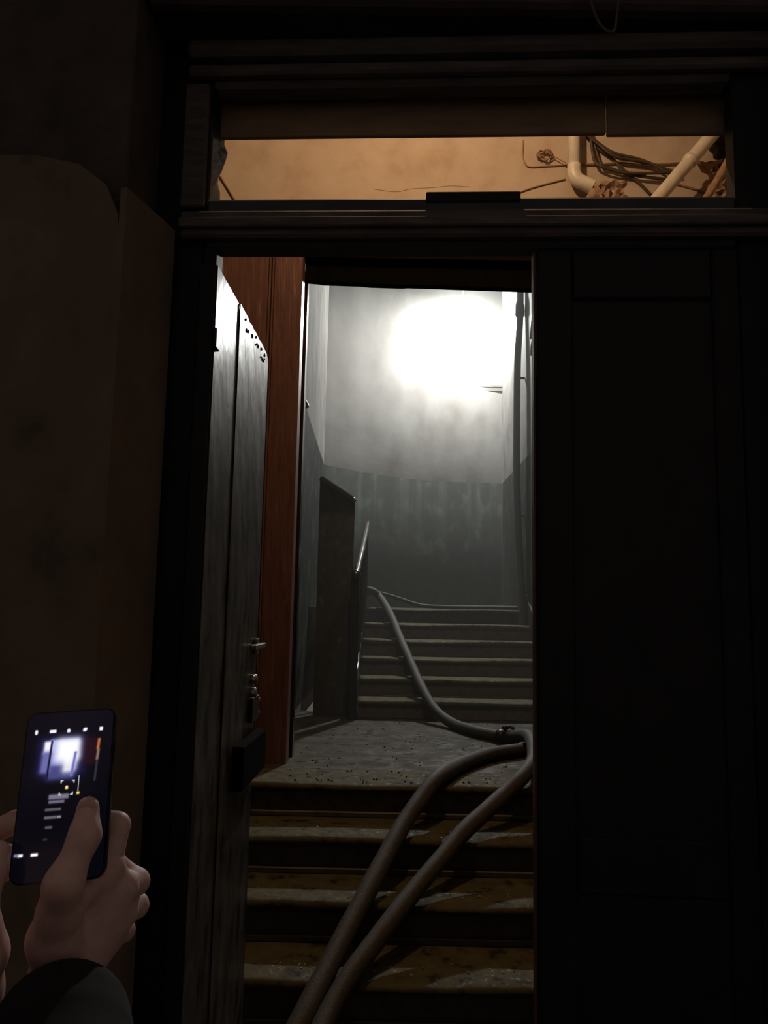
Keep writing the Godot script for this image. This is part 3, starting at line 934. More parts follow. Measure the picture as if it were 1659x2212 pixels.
func pipes_and_cables() -> void:
	# standpipe in the stair hall
	var t := thing("standpipe", "dark vertical pipe standing against the pale right wall of the stairwell", "pipe", V(1.30, -0.15, 7.45))
	var s := mb(true)
	tube(s, smooth_path([V(1.296, -0.157, 7.45), V(1.292, 0.1, 7.48), V(1.275, 0.517, 7.55), V(1.258, 1.2, 7.6), V(1.258, 1.9, 7.6), V(1.266, 2.488, 7.6), V(1.288, 2.9, 7.6), V(1.294, 3.2, 7.6), V(1.294, HALL_TOP, 7.6)], 8), 0.036, 14)
	part("pipe", s, "pipe_grey", t)
	s = mb(true)
	lathe(s, V(1.288, 3.02, 7.6), Vector3.UP, [[0.036, -0.07], [0.049, -0.05], [0.050, 0.0], [0.047, 0.05], [0.036, 0.10]], 16)
	part("collar", s, "pipe_grey", t)
	for h in [0.9, 2.3]:
		s = mb()
		slab(s, 1.24, 1.338, h, h + 0.02, 7.585, 7.615, 0.003)
		part("bracket", s, "black_iron", t)
	# cables tacked up the right wall, high
	for c in [[V(1.335, 3.02, 6.9), V(1.33, 2.80, 7.1), V(1.335, 2.6, 7.25)], [V(1.335, 2.66, 6.9), V(1.33, 2.52, 7.15), V(1.335, 2.42, 7.22)]]:
		s = mb(true)
		tube(s, smooth_path(c, 6), 0.012, 8)
		mono("wall_cable", s, "pipe_grey", "upper short grey cable on the bright wall right of the standpipe" if c[0].y > EYE + 2.9 else "lower short grey cable on the bright wall right of the standpipe", "cable", "short cables beside the standpipe")
	# white drain pipe with an elbow on the beige wall
	t = thing("drain_pipe", "white plastic drain pipe with an elbow on the beige wall, wrapped in a brown rag", "pipe", V(1.03, 2.5, 4.22))
	s = mb(true)
	tube(s, line([V(1.033, 3.3, 4.22), V(1.033, 2.53, 4.22)]), 0.034, 18)
	tube(s, line([V(1.10, 2.447, 4.22), V(1.217, 2.391, 4.22), V(1.40, 2.30, 4.22)]), 0.036, 18)
	part("pipe", s, "plastic_white", t)
	s = mb(true)
	tube(s, smooth_path([V(1.033, 2.56, 4.22), V(1.033, 2.51, 4.22), V(1.052, 2.472, 4.22), V(1.098, 2.448, 4.22), V(1.14, 2.428, 4.22)], 6), 0.040, 18)
	part("elbow", s, "plastic_white", t)
	# the rag on the pipe's end
	s = mb()
	var rag := PackedVector2Array([Vector2(1.075, 2.315), Vector2(1.105, 2.375), Vector2(1.132, 2.415), Vector2(1.155, 2.43), Vector2(1.20, 2.437), Vector2(1.225, 2.428), Vector2(1.25, 2.444), Vector2(1.285, 2.434), Vector2(1.326, 2.442), Vector2(1.318, 2.41), Vector2(1.298, 2.385), Vector2(1.30, 2.34), Vector2(1.28, 2.30)])
	crumple(s, V(0, 0, 4.165), rag, 0.025, 5)
	mono("rag", s, "torn_paper", "crumpled brown rag around the lower end of the white drain pipe", "rag")
	# slanting white pipe
	t = thing("slanting_pipe", "white plastic pipe slanting up across the right end of the transom gap", "pipe", V(1.47, 2.3, 4.12))
	s = mb(true)
	tube(s, line([V(1.348, 2.142, 4.12), V(1.475, 2.308, 4.12), V(1.620, 2.485, 4.12), V(1.797, 2.701, 4.12), V(2.15, 3.13, 4.12)]), 0.038, 18)
	part("pipe", s, "plastic_white", t)
	s = mb(true)
	tube(s, line([V(1.655, 2.530, 4.12), V(1.675, 2.553, 4.12)]), 0.043, 18)
	part("clip", s, "plastic_white", t)
	# cables
	var bundle := [
		[V(1.098, 2.78, 4.24), V(1.176, 2.718, 4.25), V(1.280, 2.632, 4.24), V(1.472, 2.601, 4.25), V(1.575, 2.540, 4.24), V(1.62, 2.546, 4.25)],
		[V(1.114, 2.79, 4.26), V(1.257, 2.676, 4.26), V(1.415, 2.629, 4.255), V(1.579, 2.574, 4.265), V(1.63, 2.552, 4.25)],
		[V(1.133, 2.80, 4.25), V(1.156, 2.616, 4.25), V(1.198, 2.568, 4.24), V(1.308, 2.541, 4.25), V(1.467, 2.532, 4.24), V(1.64, 2.546, 4.25)],
		[V(1.146, 2.80, 4.27), V(1.201, 2.602, 4.27), V(1.252, 2.574, 4.265), V(1.362, 2.542, 4.27), V(1.467, 2.520, 4.262), V(1.62, 2.511, 4.27)],
		[V(1.12, 2.78, 4.28), V(1.200, 2.697, 4.28), V(1.283, 2.633, 4.28), V(1.333, 2.564, 4.28), V(1.416, 2.505, 4.28), V(1.494, 2.421, 4.28)],
		[V(1.13, 2.77, 4.288), V(1.227, 2.689, 4.288), V(1.310, 2.619, 4.288), V(1.365, 2.565, 4.29), V(1.471, 2.549, 4.29)]]
	var says := ["dark cable at the top of the bundle, running level to the slanting pipe", "dark cable of the bundle that sags straight to the slanting pipe", "dark cable hanging steeply beside the drain pipe, then level", "dark cable lowest in the bundle where it meets the slanting pipe", "dark cable whose cut end hangs below the bundle", "short dark cable crossing the middle of the bundle"]
	for i in bundle.size():
		s = mb(true)
		tube(s, smooth_path(bundle[i], 6), 0.0085 if i < 5 else 0.006, 8)
		mono("cable", s, "cable_black", says[i], "cable", "cables on the beige wall")
	var wires := [
		[[V(0.996, 2.601, 4.285), V(1.093, 2.609, 4.285), V(1.199, 2.611, 4.285), V(1.337, 2.622, 4.285), V(1.523, 2.616, 4.285), V(1.75, 2.633, 4.285)], 0.006, "tan wire stretched level behind the cable bundle"],
		[[V(0.751, 2.76, 4.293), V(0.747, 2.667, 4.293), V(0.767, 2.603, 4.293), V(0.801, 2.590, 4.293), V(0.875, 2.596, 4.293), V(0.998, 2.605, 4.293)], 0.004, "thin wire looping from the coil to the drain pipe"],
		[[V(0.60, 2.372, 4.293), V(0.645, 2.392, 4.293), V(0.795, 2.457, 4.293), V(0.998, 2.518, 4.293)], 0.004, "thin wire slanting up to the elbow of the drain pipe"],
		[[V(1.64, 2.50, 4.293), V(1.738, 2.474, 4.293), V(1.83, 2.443, 4.293)], 0.006, "short tan wire right of the slanting pipe"],
		[[V(-1.04, 2.50, 4.293), V(-0.982, 2.409, 4.293), V(-0.91, 2.29, 4.293)], 0.006, "short slanting wire beside the crumpled foil"]]
	for w in wires:
		s = mb(true)
		tube(s, smooth_path(w[0], 6), w[1], 8)
		mono("wire", s, "cable_tan", w[2], "wire", "wires on the beige wall")
	s = mb(true)
	var coil := []
	var rng := RandomNumberGenerator.new()
	rng.seed = 9
	for i in 44:
		var a := i * 0.62
		coil.append(V(0.877 + cos(a) * rng.randf_range(0.012, 0.055), 2.655 + sin(a) * rng.randf_range(0.012, 0.046), 4.272 + rng.randf_range(-0.012, 0.014)))
	coil.append(V(0.92, 2.65, 4.27))
	coil.append(V(0.995, 2.605, 4.27))
	tube(s, smooth_path(coil, 4), 0.003, 6)
	mono("wire_coil", s, "cable_tan", "tangled coil of thin wire to the left of the drain pipe", "wire")

# a crumpled sheet: outline filled with a bumpy surface, thick enough to have sides
func crumple(s: SurfaceTool, o: Vector3, outline: PackedVector2Array, depth: float, seed: int) -> void:
	var rng := RandomNumberGenerator.new()
	rng.seed = seed
	var pts := PackedVector2Array(outline)
	var z := PackedFloat32Array()
	for p in outline:
		z.append(rng.randf_range(-0.3, 0.3) * depth)
	var lo := outline[0]
	var hi := outline[0]
	for p in outline:
		lo = lo.min(p)
		hi = hi.max(p)
	var tries := 0
	while pts.size() < outline.size() + 46 and tries < 900:
		tries += 1
		var p := Vector2(rng.randf_range(lo.x, hi.x), rng.randf_range(lo.y, hi.y))
		if Geometry2D.is_point_in_polygon(p, outline):
			pts.append(p)
			z.append(rng.randf_range(-1.0, 1.0) * depth)
	var idx := Geometry2D.triangulate_delaunay(pts)
	for i in range(0, idx.size(), 3):
		var c := (pts[idx[i]] + pts[idx[i + 1]] + pts[idx[i + 2]]) / 3.0
		if not Geometry2D.is_point_in_polygon(c, outline):
			continue
		var q := []
		for k in 3:
			q.append(o + Vector3(pts[idx[i + k]].x, pts[idx[i + k]].y, z[idx[i + k]]))
		tri(s, q[0], q[1], q[2], Vector3(0, 0, 1))
		var back := Vector3(0, 0, -0.003)
		tri(s, q[0] + back, q[1] + back, q[2] + back, Vector3(0, 0, -1))

func small_things() -> void:
	# foil hanging in the left end of the transom
	var s := mb()
	var o := PackedVector2Array([Vector2(-0.470, 1.178), Vector2(-0.440, 1.176), Vector2(-0.442, 1.165), Vector2(-0.432, 1.14), Vector2(-0.436, 1.12), Vector2(-0.446, 1.09), Vector2(-0.456, 1.066), Vector2(-0.448, 1.04), Vector2(-0.445, 1.002), Vector2(-0.470, 1.002), Vector2(-0.469, 1.06), Vector2(-0.470, 1.11)])
	crumple(s, V(0, 0, 1.85), o, 0.012, 21)
	mono("crumpled_foil", s, "foil", "strip of crumpled silvery foil hanging in the left end of the transom gap", "foil")
	# torn wallboard and a dark clamp at the right end
	s = mb()
	crumple(s, V(0, 0, 4.20), PackedVector2Array([Vector2(1.72, 2.60), Vector2(1.83, 2.585), Vector2(1.90, 2.61), Vector2(2.0, 2.60), Vector2(2.0, 2.50), Vector2(1.90, 2.52), Vector2(1.80, 2.50)]), 0.03, 3)
	mono("torn_board", s, "torn_paper", "upper torn flap of brown board at the right end of the beige wall", "board")
	s = mb()
	crumple(s, V(0, 0, 4.22), PackedVector2Array([Vector2(1.80, 2.47), Vector2(1.92, 2.49), Vector2(2.0, 2.47), Vector2(2.0, 2.32), Vector2(1.84, 2.32), Vector2(1.795, 2.38)]), 0.03, 8)
	mono("torn_board", s, "torn_paper", "lower torn flap of brown board at the right end of the beige wall", "board")
	s = mb(true)
	tube(s, smooth_path([V(1.74, 2.30, 4.12), V(1.83, 2.45, 4.12), V(1.92, 2.62, 4.12), V(2.0, 2.80, 4.12)], 6), 0.022, 12)
	mono("rust_pipe", s, "torn_paper", "thin rusty pipe at the far right end of the transom gap", "pipe")
	s = mb()
	slab(s, 1.84, 1.98, 2.68, 2.80, 4.18, 4.295, 0.02)
	slab(s, 1.86, 1.95, 2.64, 2.69, 4.19, 4.28, 0.015)
	mono("junction_box", s, "black_paint", "black junction box above the torn board at the right end of the transom gap", "box")
	# a cable loop sagging over the door head
	s = mb(true)
	tube(s, smooth_path([V(0.425, 1.72, 1.676), V(0.432, 1.445, 1.632), V(0.457, 1.35, 1.635), V(0.484, 1.312, 1.625), V(0.50, 1.35, 1.635), V(0.508, 1.488, 1.628), V(0.51, 1.72, 1.676)], 8), 0.0035, 8)
	mono("hanging_wire", s, "cable_black", "thin loop of wire hanging over the dark door head", "wire")

# ------------------------------------------------------------------ phone and person

func phone_basis() -> Array:
	var top := V(-0.2800, -0.0980, 0.7050)
	var bot := V(-0.2660, -0.2290, 0.6600)
	var up := (top - bot).normalized()
	var n := (Vector3(0, EYE, 0) - (top + bot) / 2.0)
	n = Vector3(0.05, 0.25, 1.0)
	n = (n - up * n.dot(up)).normalized()
	var right := up.cross(n).normalized()
	return [(top + bot) / 2.0, right, up, n, top.distance_to(bot)]

func rounded(w: float, h: float, r: float, per := 6) -> PackedVector2Array:
	var o := PackedVector2Array()
	for q in [[w / 2 - r, h / 2 - r, 0.0], [-w / 2 + r, h / 2 - r, 0.5], [-w / 2 + r, -h / 2 + r, 1.0], [w / 2 - r, -h / 2 + r, 1.5]]:
		for k in per + 1:
			var a: float = PI * (q[2] + 0.5 * k / per)
			o.append(Vector2(q[0] + cos(a) * r, q[1] + sin(a) * r))
	return o

func phone() -> void:
	var b := phone_basis()
	var c: Vector3 = b[0]
	var rt: Vector3 = b[1]
	var up: Vector3 = b[2]
	var n: Vector3 = b[3]
	var hh: float = b[4]
	var ww := 0.0775
	var t := thing("phone", "black phone held upright, its screen showing the lit doorway", "phone", c - up * hh / 2.0)
	var s := mb()
	prism(s, c - n * 0.0075, rt, up, n * 0.0068, rounded(ww - 0.0016, hh - 0.0016, 0.0088))
	prism(s, c - n * 0.0062, rt, up, n * 0.0042, rounded(ww, hh, 0.0095))
	part("body", s, "phone_body", t)
	s = mb()
	box(s, c + rt * (ww / 2 + 0.0003) + up * 0.03 - n * 0.004, Vector3(0.0012, 0.018, 0.0022), 0.0004, Basis(rt, up, n))
	part("side_button", s, "phone_body", t)
	# the screen: a flat picture of its own, in screen coordinates
	var w2 := ww * 0.95 / 2.0
	var h2 := hh * 0.975 / 2.0
	s = mb()
	var o := rounded(w2 * 2, h2 * 2, 0.007)
	var idx := Geometry2D.triangulate_polygon(o)
	for i in range(0, idx.size(), 3):
		var q := []
		for k in 3:
			q.append(o[idx[i + k]])
		var flip: bool = (q[1] - q[0]).cross(q[2] - q[0]) > 0.0
		for k in ([0, 2, 1] if flip else [0, 1, 2]):
			s.set_uv(Vector2(q[k].x / (2 * w2) + 0.5, 0.5 - q[k].y / (2 * h2)))
			s.add_vertex(c + n * 0.0002 + rt * q[k].x + up * q[k].y)
	var m := StandardMaterial3D.new()
	m.albedo_color = Color(0.01, 0.01, 0.012)
	m.roughness = 0.12
	m.emission_enabled = true
	m.emission_texture = ImageTexture.create_from_image(screen_picture())
	m.emission_energy_multiplier = 1.0
	part("screen", s, m, t, "glowing screen with camera controls and a small picture of the doorway")

func blur_rect(im: Image, x0: float, y0: float, x1: float, y1: float, col: Color, soft: float, skew := 0.0) -> void:
	var w := im.get_width()
	var h := im.get_height()
	for y in range(maxi(0, int((y0 - soft * 2) * h)), mini(h, int((y1 + soft * 2) * h) + 1)):
		for x in range(maxi(0, int((x0 - soft * 3 - 0.1) * w)), mini(w, int((x1 + soft * 3 + 0.1) * w) + 1)):
			var v := float(y) / h
			var u := float(x) / w - skew * (v - y0)
			var dx := maxf(maxf(x0 - u, u - x1), 0.0) / 1.0
			var dy := maxf(maxf(y0 - v, v - y1), 0.0) * 2.0
			var a := exp(-pow(sqrt(dx * dx + dy * dy) / maxf(soft, 0.001), 2.0)) * col.a
			im.set_pixel(x, y, im.get_pixel(x, y).lerp(Color(col.r, col.g, col.b), a))

func screen_picture() -> Image:
	var im := Image.create(200, 400, false, Image.FORMAT_RGB8)
	for y in 400:
		for x in 200:
			var v := y / 400.0
			im.set_pixel(x, y, Color(0.035, 0.035, 0.075).lerp(Color(0.02, 0.02, 0.045), v))
	# the camera's picture: bright doorway, open leaf, stairs
	blur_rect(im, 0.24, 0.20, 0.62, 0.36, Color(0.17, 0.16, 0.42, 0.7), 0.10)
	blur_rect(im, 0.315, 0.185, 0.595, 0.35, Color(0.66, 0.66, 0.93), 0.035, -0.1)
	blur_rect(im, 0.32, 0.35, 0.56, 0.40, Color(0.28, 0.28, 0.50), 0.05, -0.1)
	blur_rect(im, 0.240, 0.19, 0.285, 0.25, Color(0.97, 0.97, 1.0), 0.028, -0.05)
	blur_rect(im, 0.235, 0.26, 0.29, 0.36, Color(0.42, 0.42, 0.66), 0.04, -0.1)
	blur_rect(im, 0.43, 0.205, 0.575, 0.275, Color(1, 1, 1), 0.085)
	blur_rect(im, 0.50, 0.27, 0.565, 0.36, Color(1, 1, 1, 0.85), 0.05, -0.1)
	blur_rect(im, 0.585, 0.26, 0.592, 0.40, Color(0.45, 0.45, 0.74), 0.014, -0.2)
	blur_rect(im, 0.30, 0.18, 0.307, 0.43, Color(0.10, 0.10, 0.22), 0.009, -0.1)
	blur_rect(im, 0.72, 0.19, 0.80, 0.32, Color(0.16, 0.06, 0.10, 0.8), 0.05)
	blur_rect(im, 0.845, 0.185, 0.858, 0.245, Color(0.72, 0.40, 0.24), 0.012, -0.15)
	blur_rect(im, 0.845, 0.25, 0.856, 0.31, Color(0.52, 0.44, 0.38), 0.012, -0.15)
	blur_rect(im, 0.84, 0.32, 0.848, 0.44, Color(0.18, 0.20, 0.22), 0.01, -0.1)
	blur_rect(im, 0.34, 0.515, 0.54, 0.53, Color(0.46, 0.45, 0.52), 0.018)
	blur_rect(im, 0.34, 0.548, 0.50, 0.556, Color(0.42, 0.40, 0.47), 0.012)
	blur_rect(im, 0.31, 0.594, 0.47, 0.600, Color(0.36, 0.33, 0.38), 0.012)
	blur_rect(im, 0.31, 0.639, 0.43, 0.646, Color(0.40, 0.37, 0.42), 0.012)
	blur_rect(im, 0.45, 0.639, 0.48, 0.646, Color(0.55, 0.52, 0.56), 0.010)
	blur_rect(im, 0.33, 0.697, 0.39, 0.703, Color(0.34, 0.31, 0.35), 0.012)
	blur_rect(im, 0.32, 0.765, 0.35, 0.770, Color(0.18, 0.17, 0.2), 0.012)
	# focus frame, brightness slider
	var fc := Color(0.85, 0.85, 0.82)
	for q in [[0.450, 0.428, 0.474, 0.431], [0.450, 0.428, 0.456, 0.442], [0.578, 0.430, 0.602, 0.433], [0.596, 0.430, 0.602, 0.444], [0.440, 0.500, 0.446, 0.515], [0.440, 0.512, 0.462, 0.515], [0.570, 0.513, 0.594, 0.516], [0.588, 0.500, 0.594, 0.515]]:
		blur_rect(im, q[0], q[1], q[2], q[3], fc, 0.005)
	blur_rect(im, 0.650, 0.405, 0.653, 0.495, Color(0.8, 0.8, 0.8), 0.004)
	blur_rect(im, 0.515, 0.468, 0.528, 0.476, Color(1.0, 0.92, 0.45), 0.012)
	blur_rect(im, 0.518, 0.462, 0.524, 0.476, Color(1.0, 1.0, 0.9), 0.006)
	blur_rect(im, 0.648, 0.505, 0.662, 0.512, Color(1.0, 0.93, 0.45), 0.012)
	# row of controls
	for q in [[0.106, 0.107, 0.110, 0.127], [0.102, 0.114, 0.114, 0.120], [0.272, 0.112, 0.330, 0.122], [0.482, 0.110, 0.486, 0.124], [0.476, 0.118, 0.494, 0.124], [0.662, 0.116, 0.680, 0.126], [0.674, 0.112, 0.690, 0.120], [0.853, 0.113, 0.874, 0.128]]:
		blur_rect(im, q[0], q[1], q[2], q[3], Color(1, 1, 1), 0.012)
	for q in [[0.06, 0.845, 0.098, 0.852], [0.205, 0.846, 0.262, 0.854]]:
		blur_rect(im, q[0], q[1], q[2], q[3], Color(1, 1, 1), 0.013)
	blur_rect(im, 0.02, 0.843, 0.05, 0.85, Color(0.5, 0.5, 0.66), 0.012)
	return im

# ---- bodies: capsules joined by a smooth minimum, meshed as surface nets

func blob(bones: Array, k: float, cell: float, acc: Array) -> void:
	var lo := Vector3(1e9, 1e9, 1e9)
	var hi := -lo
	for b in bones:
		var r := maxf(b[2], b[3]) + k + 2.0 * cell
		for e in 2:
			var p: Vector3 = b[e]
			lo = lo.min(p - Vector3.ONE * r)
			hi = hi.max(p + Vector3.ONE * r)
	var nx := int((hi.x - lo.x) / cell) + 2
	var ny := int((hi.y - lo.y) / cell) + 2
	var nz := int((hi.z - lo.z) / cell) + 2
	var f := PackedFloat32Array()
	f.resize(nx * ny * nz)
	f.fill(1.0)
	for b in bones:
		var a: Vector3 = b[0]
		var d: Vector3 = b[1] - a
		var ra: float = b[2]
		var dr: float = b[3] - ra
		var dd := maxf(d.length_squared(), 1e-9)
		var flat: Vector3 = b[4] if b.size() > 4 else Vector3.ONE
		var r := maxf(b[2], b[3]) * maxf(1.0, 1.0 / minf(flat.x, minf(flat.y, flat.z))) + k + 2.0 * cell
		var l0 := (a.min(b[1]) - Vector3.ONE * r - lo) / cell
		var l1 := (a.max(b[1]) + Vector3.ONE * r - lo) / cell
		for z in range(maxi(0, int(l0.z)), mini(nz, int(l1.z) + 1)):
			for y in range(maxi(0, int(l0.y)), mini(ny, int(l1.y) + 1)):
				var row := (z * ny + y) * nx
				for x in range(maxi(0, int(l0.x)), mini(nx, int(l1.x) + 1)):
					var p := lo + Vector3(x, y, z) * cell - a
					var t := clampf(p.dot(d) / dd, 0.0, 1.0)
					var q := (p - d * t) * flat
					var v := q.length() - ra - dr * t
					var old := f[row + x]
					var h := maxf(k - absf(old - v), 0.0)
					f[row + x] = minf(old, v) - h * h / (4.0 * k)
	var ids := {}
	var verts: PackedVector3Array = acc[0]
	var norms: PackedVector3Array = acc[1]
	var index: PackedInt32Array = acc[2]
	var st := [1, nx, nx * ny]
	for z in nz - 1:
		for y in ny - 1:
			var row := (z * ny + y) * nx
			for x in nx - 1:
				var at := row + x
				var c := [f[at], f[at + 1], f[at + nx], f[at + nx + 1], f[at + st[2]], f[at + st[2] + 1], f[at + st[2] + nx], f[at + st[2] + nx + 1]]
				var inside := 0
				for q in c:
					if q < 0.0:
						inside += 1
				if inside == 0 or inside == 8:
					continue
				var sum := Vector3.ZERO
				var n := 0
				for e in [[0, 1], [2, 3], [4, 5], [6, 7], [0, 2], [1, 3], [4, 6], [5, 7], [0, 4], [1, 5], [2, 6], [3, 7]]:
					var va: float = c[e[0]]
					var vb: float = c[e[1]]
					if (va < 0.0) == (vb < 0.0):
						continue
					var t := va / (va - vb)
					var pa := Vector3(e[0] & 1, (e[0] >> 1) & 1, (e[0] >> 2) & 1)
					var pb := Vector3(e[1] & 1, (e[1] >> 1) & 1, (e[1] >> 2) & 1)
					sum += pa.lerp(pb, t)
					n += 1
				ids[at] = verts.size()
				verts.append(lo + (Vector3(x, y, z) + sum / n) * cell)
				var g := Vector3(c[1] + c[3] + c[5] + c[7] - c[0] - c[2] - c[4] - c[6], c[2] + c[3] + c[6] + c[7] - c[0] - c[1] - c[4] - c[5], c[4] + c[5] + c[6] + c[7] - c[0] - c[1] - c[2] - c[3])
				norms.append(g.normalized())
	for at in ids:
		for a in 3:
			if (f[at] < 0.0) == (f[at + st[a]] < 0.0):
				continue
			var b: int = st[(a + 1) % 3]
			var c: int = st[(a + 2) % 3]
			if not (ids.has(at - b) and ids.has(at - c) and ids.has(at - b - c)):
				continue
			var q := [ids[at], ids[at - b], ids[at - b - c], ids[at - c]]
			var out: Vector3 = norms[q[0]]
			if (verts[q[1]] - verts[q[0]]).cross(verts[q[2]] - verts[q[0]]).dot(out) > 0.0:
				q = [q[0], q[3], q[2], q[1]]
			index.append_array(PackedInt32Array([q[0], q[1], q[2], q[0], q[2], q[3]]))
	acc[0] = verts
	acc[1] = norms
	acc[2] = index

func blob_part(called: String, acc: Array, m: String, parent: Node3D, label := "") -> MeshInstance3D:
	var a := []
	a.resize(Mesh.ARRAY_MAX)
	a[Mesh.ARRAY_VERTEX] = acc[0]
	a[Mesh.ARRAY_NORMAL] = acc[1]
	a[Mesh.ARRAY_INDEX] = acc[2]
	var mesh := ArrayMesh.new()
	mesh.add_surface_from_arrays(Mesh.PRIMITIVE_TRIANGLES, a)
	var o := MeshInstance3D.new()
	o.name = called
	o.mesh = mesh
	o.material_override = mats[m]
	parent.add_child(o, true)
	o.position = -above(parent)
	if label:
		o.set_meta("label", label)
	return o

func empty() -> Array:
	return [PackedVector3Array(), PackedVector3Array(), PackedInt32Array()]

func person() -> void:
	var J := {
		"rwrist": V(-0.2660, -0.3140, 0.6900), "rcmc": V(-0.2670, -0.2760, 0.6680), "rtm": V(-0.2510, -0.2230, 0.6380), "rtip1": V(-0.2420, -0.1900, 0.6530), "rtip": V(-0.2450, -0.1710, 0.6640),
		"rim": V(-0.2400, -0.2300, 0.7020), "rip": V(-0.2360, -0.1980, 0.7120), "rid": V(-0.2540, -0.1930, 0.7120), "rit": V(-0.2650, -0.1960, 0.7000),
		"rmm": V(-0.2290, -0.2500, 0.7120), "rmp": V(-0.2230, -0.2530, 0.7350), "rmd": V(-0.2400, -0.2340, 0.7220), "rmt": V(-0.2490, -0.2180, 0.6950),
		"rrm": V(-0.2300, -0.2730, 0.7200), "rrp": V(-0.2240, -0.2760, 0.7420), "rrd": V(-0.2430, -0.2590, 0.7280), "rrt": V(-0.2490, -0.2380, 0.6930),
		"rpm": V(-0.2390, -0.2940, 0.7250), "rpp": V(-0.2350, -0.2990, 0.7450), "rpd": V(-0.2500, -0.2840, 0.7300), "rpt": V(-0.2540, -0.2630, 0.6980),
		"lwrist": V(-0.3360, -0.3210, 0.6700), "lcmc": V(-0.3190, -0.2810, 0.6500), "ltm": V(-0.3160, -0.2370, 0.6340), "lt1": V(-0.3120, -0.2170, 0.6420), "ltip": V(-0.3110, -0.2040, 0.6520),
		"lim": V(-0.3470, -0.2340, 0.7000), "lip": V(-0.3510, -0.2080, 0.7150), "lid": V(-0.3260, -0.1970, 0.7120), "lit": V(-0.3030, -0.1970, 0.6980),
		"lmm": V(-0.3590, -0.2550, 0.7100), "lmp": V(-0.3690, -0.2460, 0.7350), "lmd": V(-0.3370, -0.2290, 0.7200), "lmt": V(-0.3030, -0.2190, 0.6940),
		"lrm": V(-0.3620, -0.2760, 0.7150), "lrp": V(-0.3710, -0.2720, 0.7400), "lrd": V(-0.3440, -0.2440, 0.7250), "lrt": V(-0.3080, -0.2270, 0.6900),
		"lpm": V(-0.3610, -0.2980, 0.7200), "lpp": V(-0.3770, -0.2900, 0.7400), "lpd": V(-0.3620, -0.2660, 0.7300), "lpt": V(-0.3500, -0.2480, 0.7080)}
	var t := thing("person", "person in a black jacket holding up a phone in both hands", "person", V(-0.42, -1.654, 0.22))
	var acc := empty()
	for side in ["r", "l"]:
		var w: Vector3 = J[side + "wrist"]
		var elbow := V(-0.16, -0.41, 0.42) if side == "r" else V(-0.59, -0.42, 0.47)
		var fist := [[w.lerp(elbow, 0.42), w, 0.030, 0.026]]
		for fg in ["i", "m", "r", "p"]:
			var m: Vector3 = J[side + fg + "m"]
			fist.append([w, m, 0.021, {"i": 0.0155, "m": 0.0155, "r": 0.015, "p": 0.0135}[fg]])
		fist.append([w, J[side + "cmc"], 0.024, 0.021])
		fist.append([J[side + "cmc"], J[side + "tm"], 0.020, 0.0145])
		fist.append([J[side + "im"], (J[side + "cmc"] + J[side + "tm"]) / 2.0, 0.012, 0.014])
		fist.append([J[side + "tm"], J[side + "tip1"] if side == "r" else J["lt1"], 0.0138, 0.0112])
		fist.append([J[side + "tip1"] if side == "r" else J["lt1"], J[side + "tip"], 0.0115, 0.0092])
		blob(fist, 0.009, 0.003, acc)
		var n := 0
		for fg in ["i", "m", "r", "p"]:
			var r: float = {"i": 0.0105, "m": 0.0108, "r": 0.0102, "p": 0.009}[fg]
			var ch := []
			ch.append([J[side + fg + "m"], J[side + fg + "p"], r * 1.25, r * 1.08])
			ch.append([J[side + fg + "p"], J[side + fg + "d"], r * 1.02, r * 0.92])
			ch.append([J[side + fg + "d"], J[side + fg + "t"], r * 0.94, r * 0.8])
			blob(ch, 0.004, 0.0025, acc)
	# head, neck and trunk under the clothes, all out of the picture's left edge
	var hd := V(-0.41, 0.06, 0.26)
	blob([[hd + Vector3(0, 0.045, 0.015), hd + Vector3(0, 0.03, -0.02), 0.088, 0.082], [hd + Vector3(0, -0.06, -0.045), hd + Vector3(0, 0.0, -0.035), 0.050, 0.066],
		[hd + Vector3(0, 0.005, -0.098), hd + Vector3(0, -0.028, -0.112), 0.009, 0.014], [hd + Vector3(-0.03, 0.022, -0.083), hd + Vector3(0.03, 0.022, -0.083), 0.016, 0.016],
		[hd + Vector3(-0.02, -0.062, -0.090), hd + Vector3(0.02, -0.062, -0.090), 0.010, 0.010],
		[hd + Vector3(-0.085, 0.02, 0.01), hd + Vector3(-0.088, -0.02, 0.0), 0.014, 0.010], [hd + Vector3(0.085, 0.02, 0.01), hd + Vector3(0.088, -0.02, 0.0), 0.014, 0.010]], 0.022, 0.004, acc)
	blob([[hd + Vector3(0, -0.04, 0.02), hd + Vector3(0, -0.2, 0.03), 0.056, 0.066], [hd + Vector3(0, -0.2, 0.03), V(-0.42, -0.60, 0.22), 0.09, 0.11]], 0.03, 0.012, acc)
	var body := blob_part("body", acc, "skin", t, "hands gripping the phone, right thumb over its screen")
	var s := mb(true)
	var tip: Vector3 = J["rtip"]
	var nn := (Vector3(0.1, 0.3, 1.0)).normalized()
	lathe(s, tip + Vector3(0.001, 0.002, 0.0066), nn, [[0.0062, 0.0], [0.0056, 0.0016], [0.003, 0.0024], [0.0, 0.0026]], 14)
	part("thumbnail", s, "nail", body)
	# jacket
	acc = empty()
	var sr := V(-0.235, -0.20, 0.20)
	var sl := V(-0.605, -0.20, 0.20)
	var er := V(-0.16, -0.41, 0.42)
	var el := V(-0.59, -0.42, 0.47)
	var wr: Vector3 = J["rwrist"]
	var wl: Vector3 = J["lwrist"]
	var cr := er.lerp(wr, 0.80)
	var cl := el.lerp(wl, 0.86)
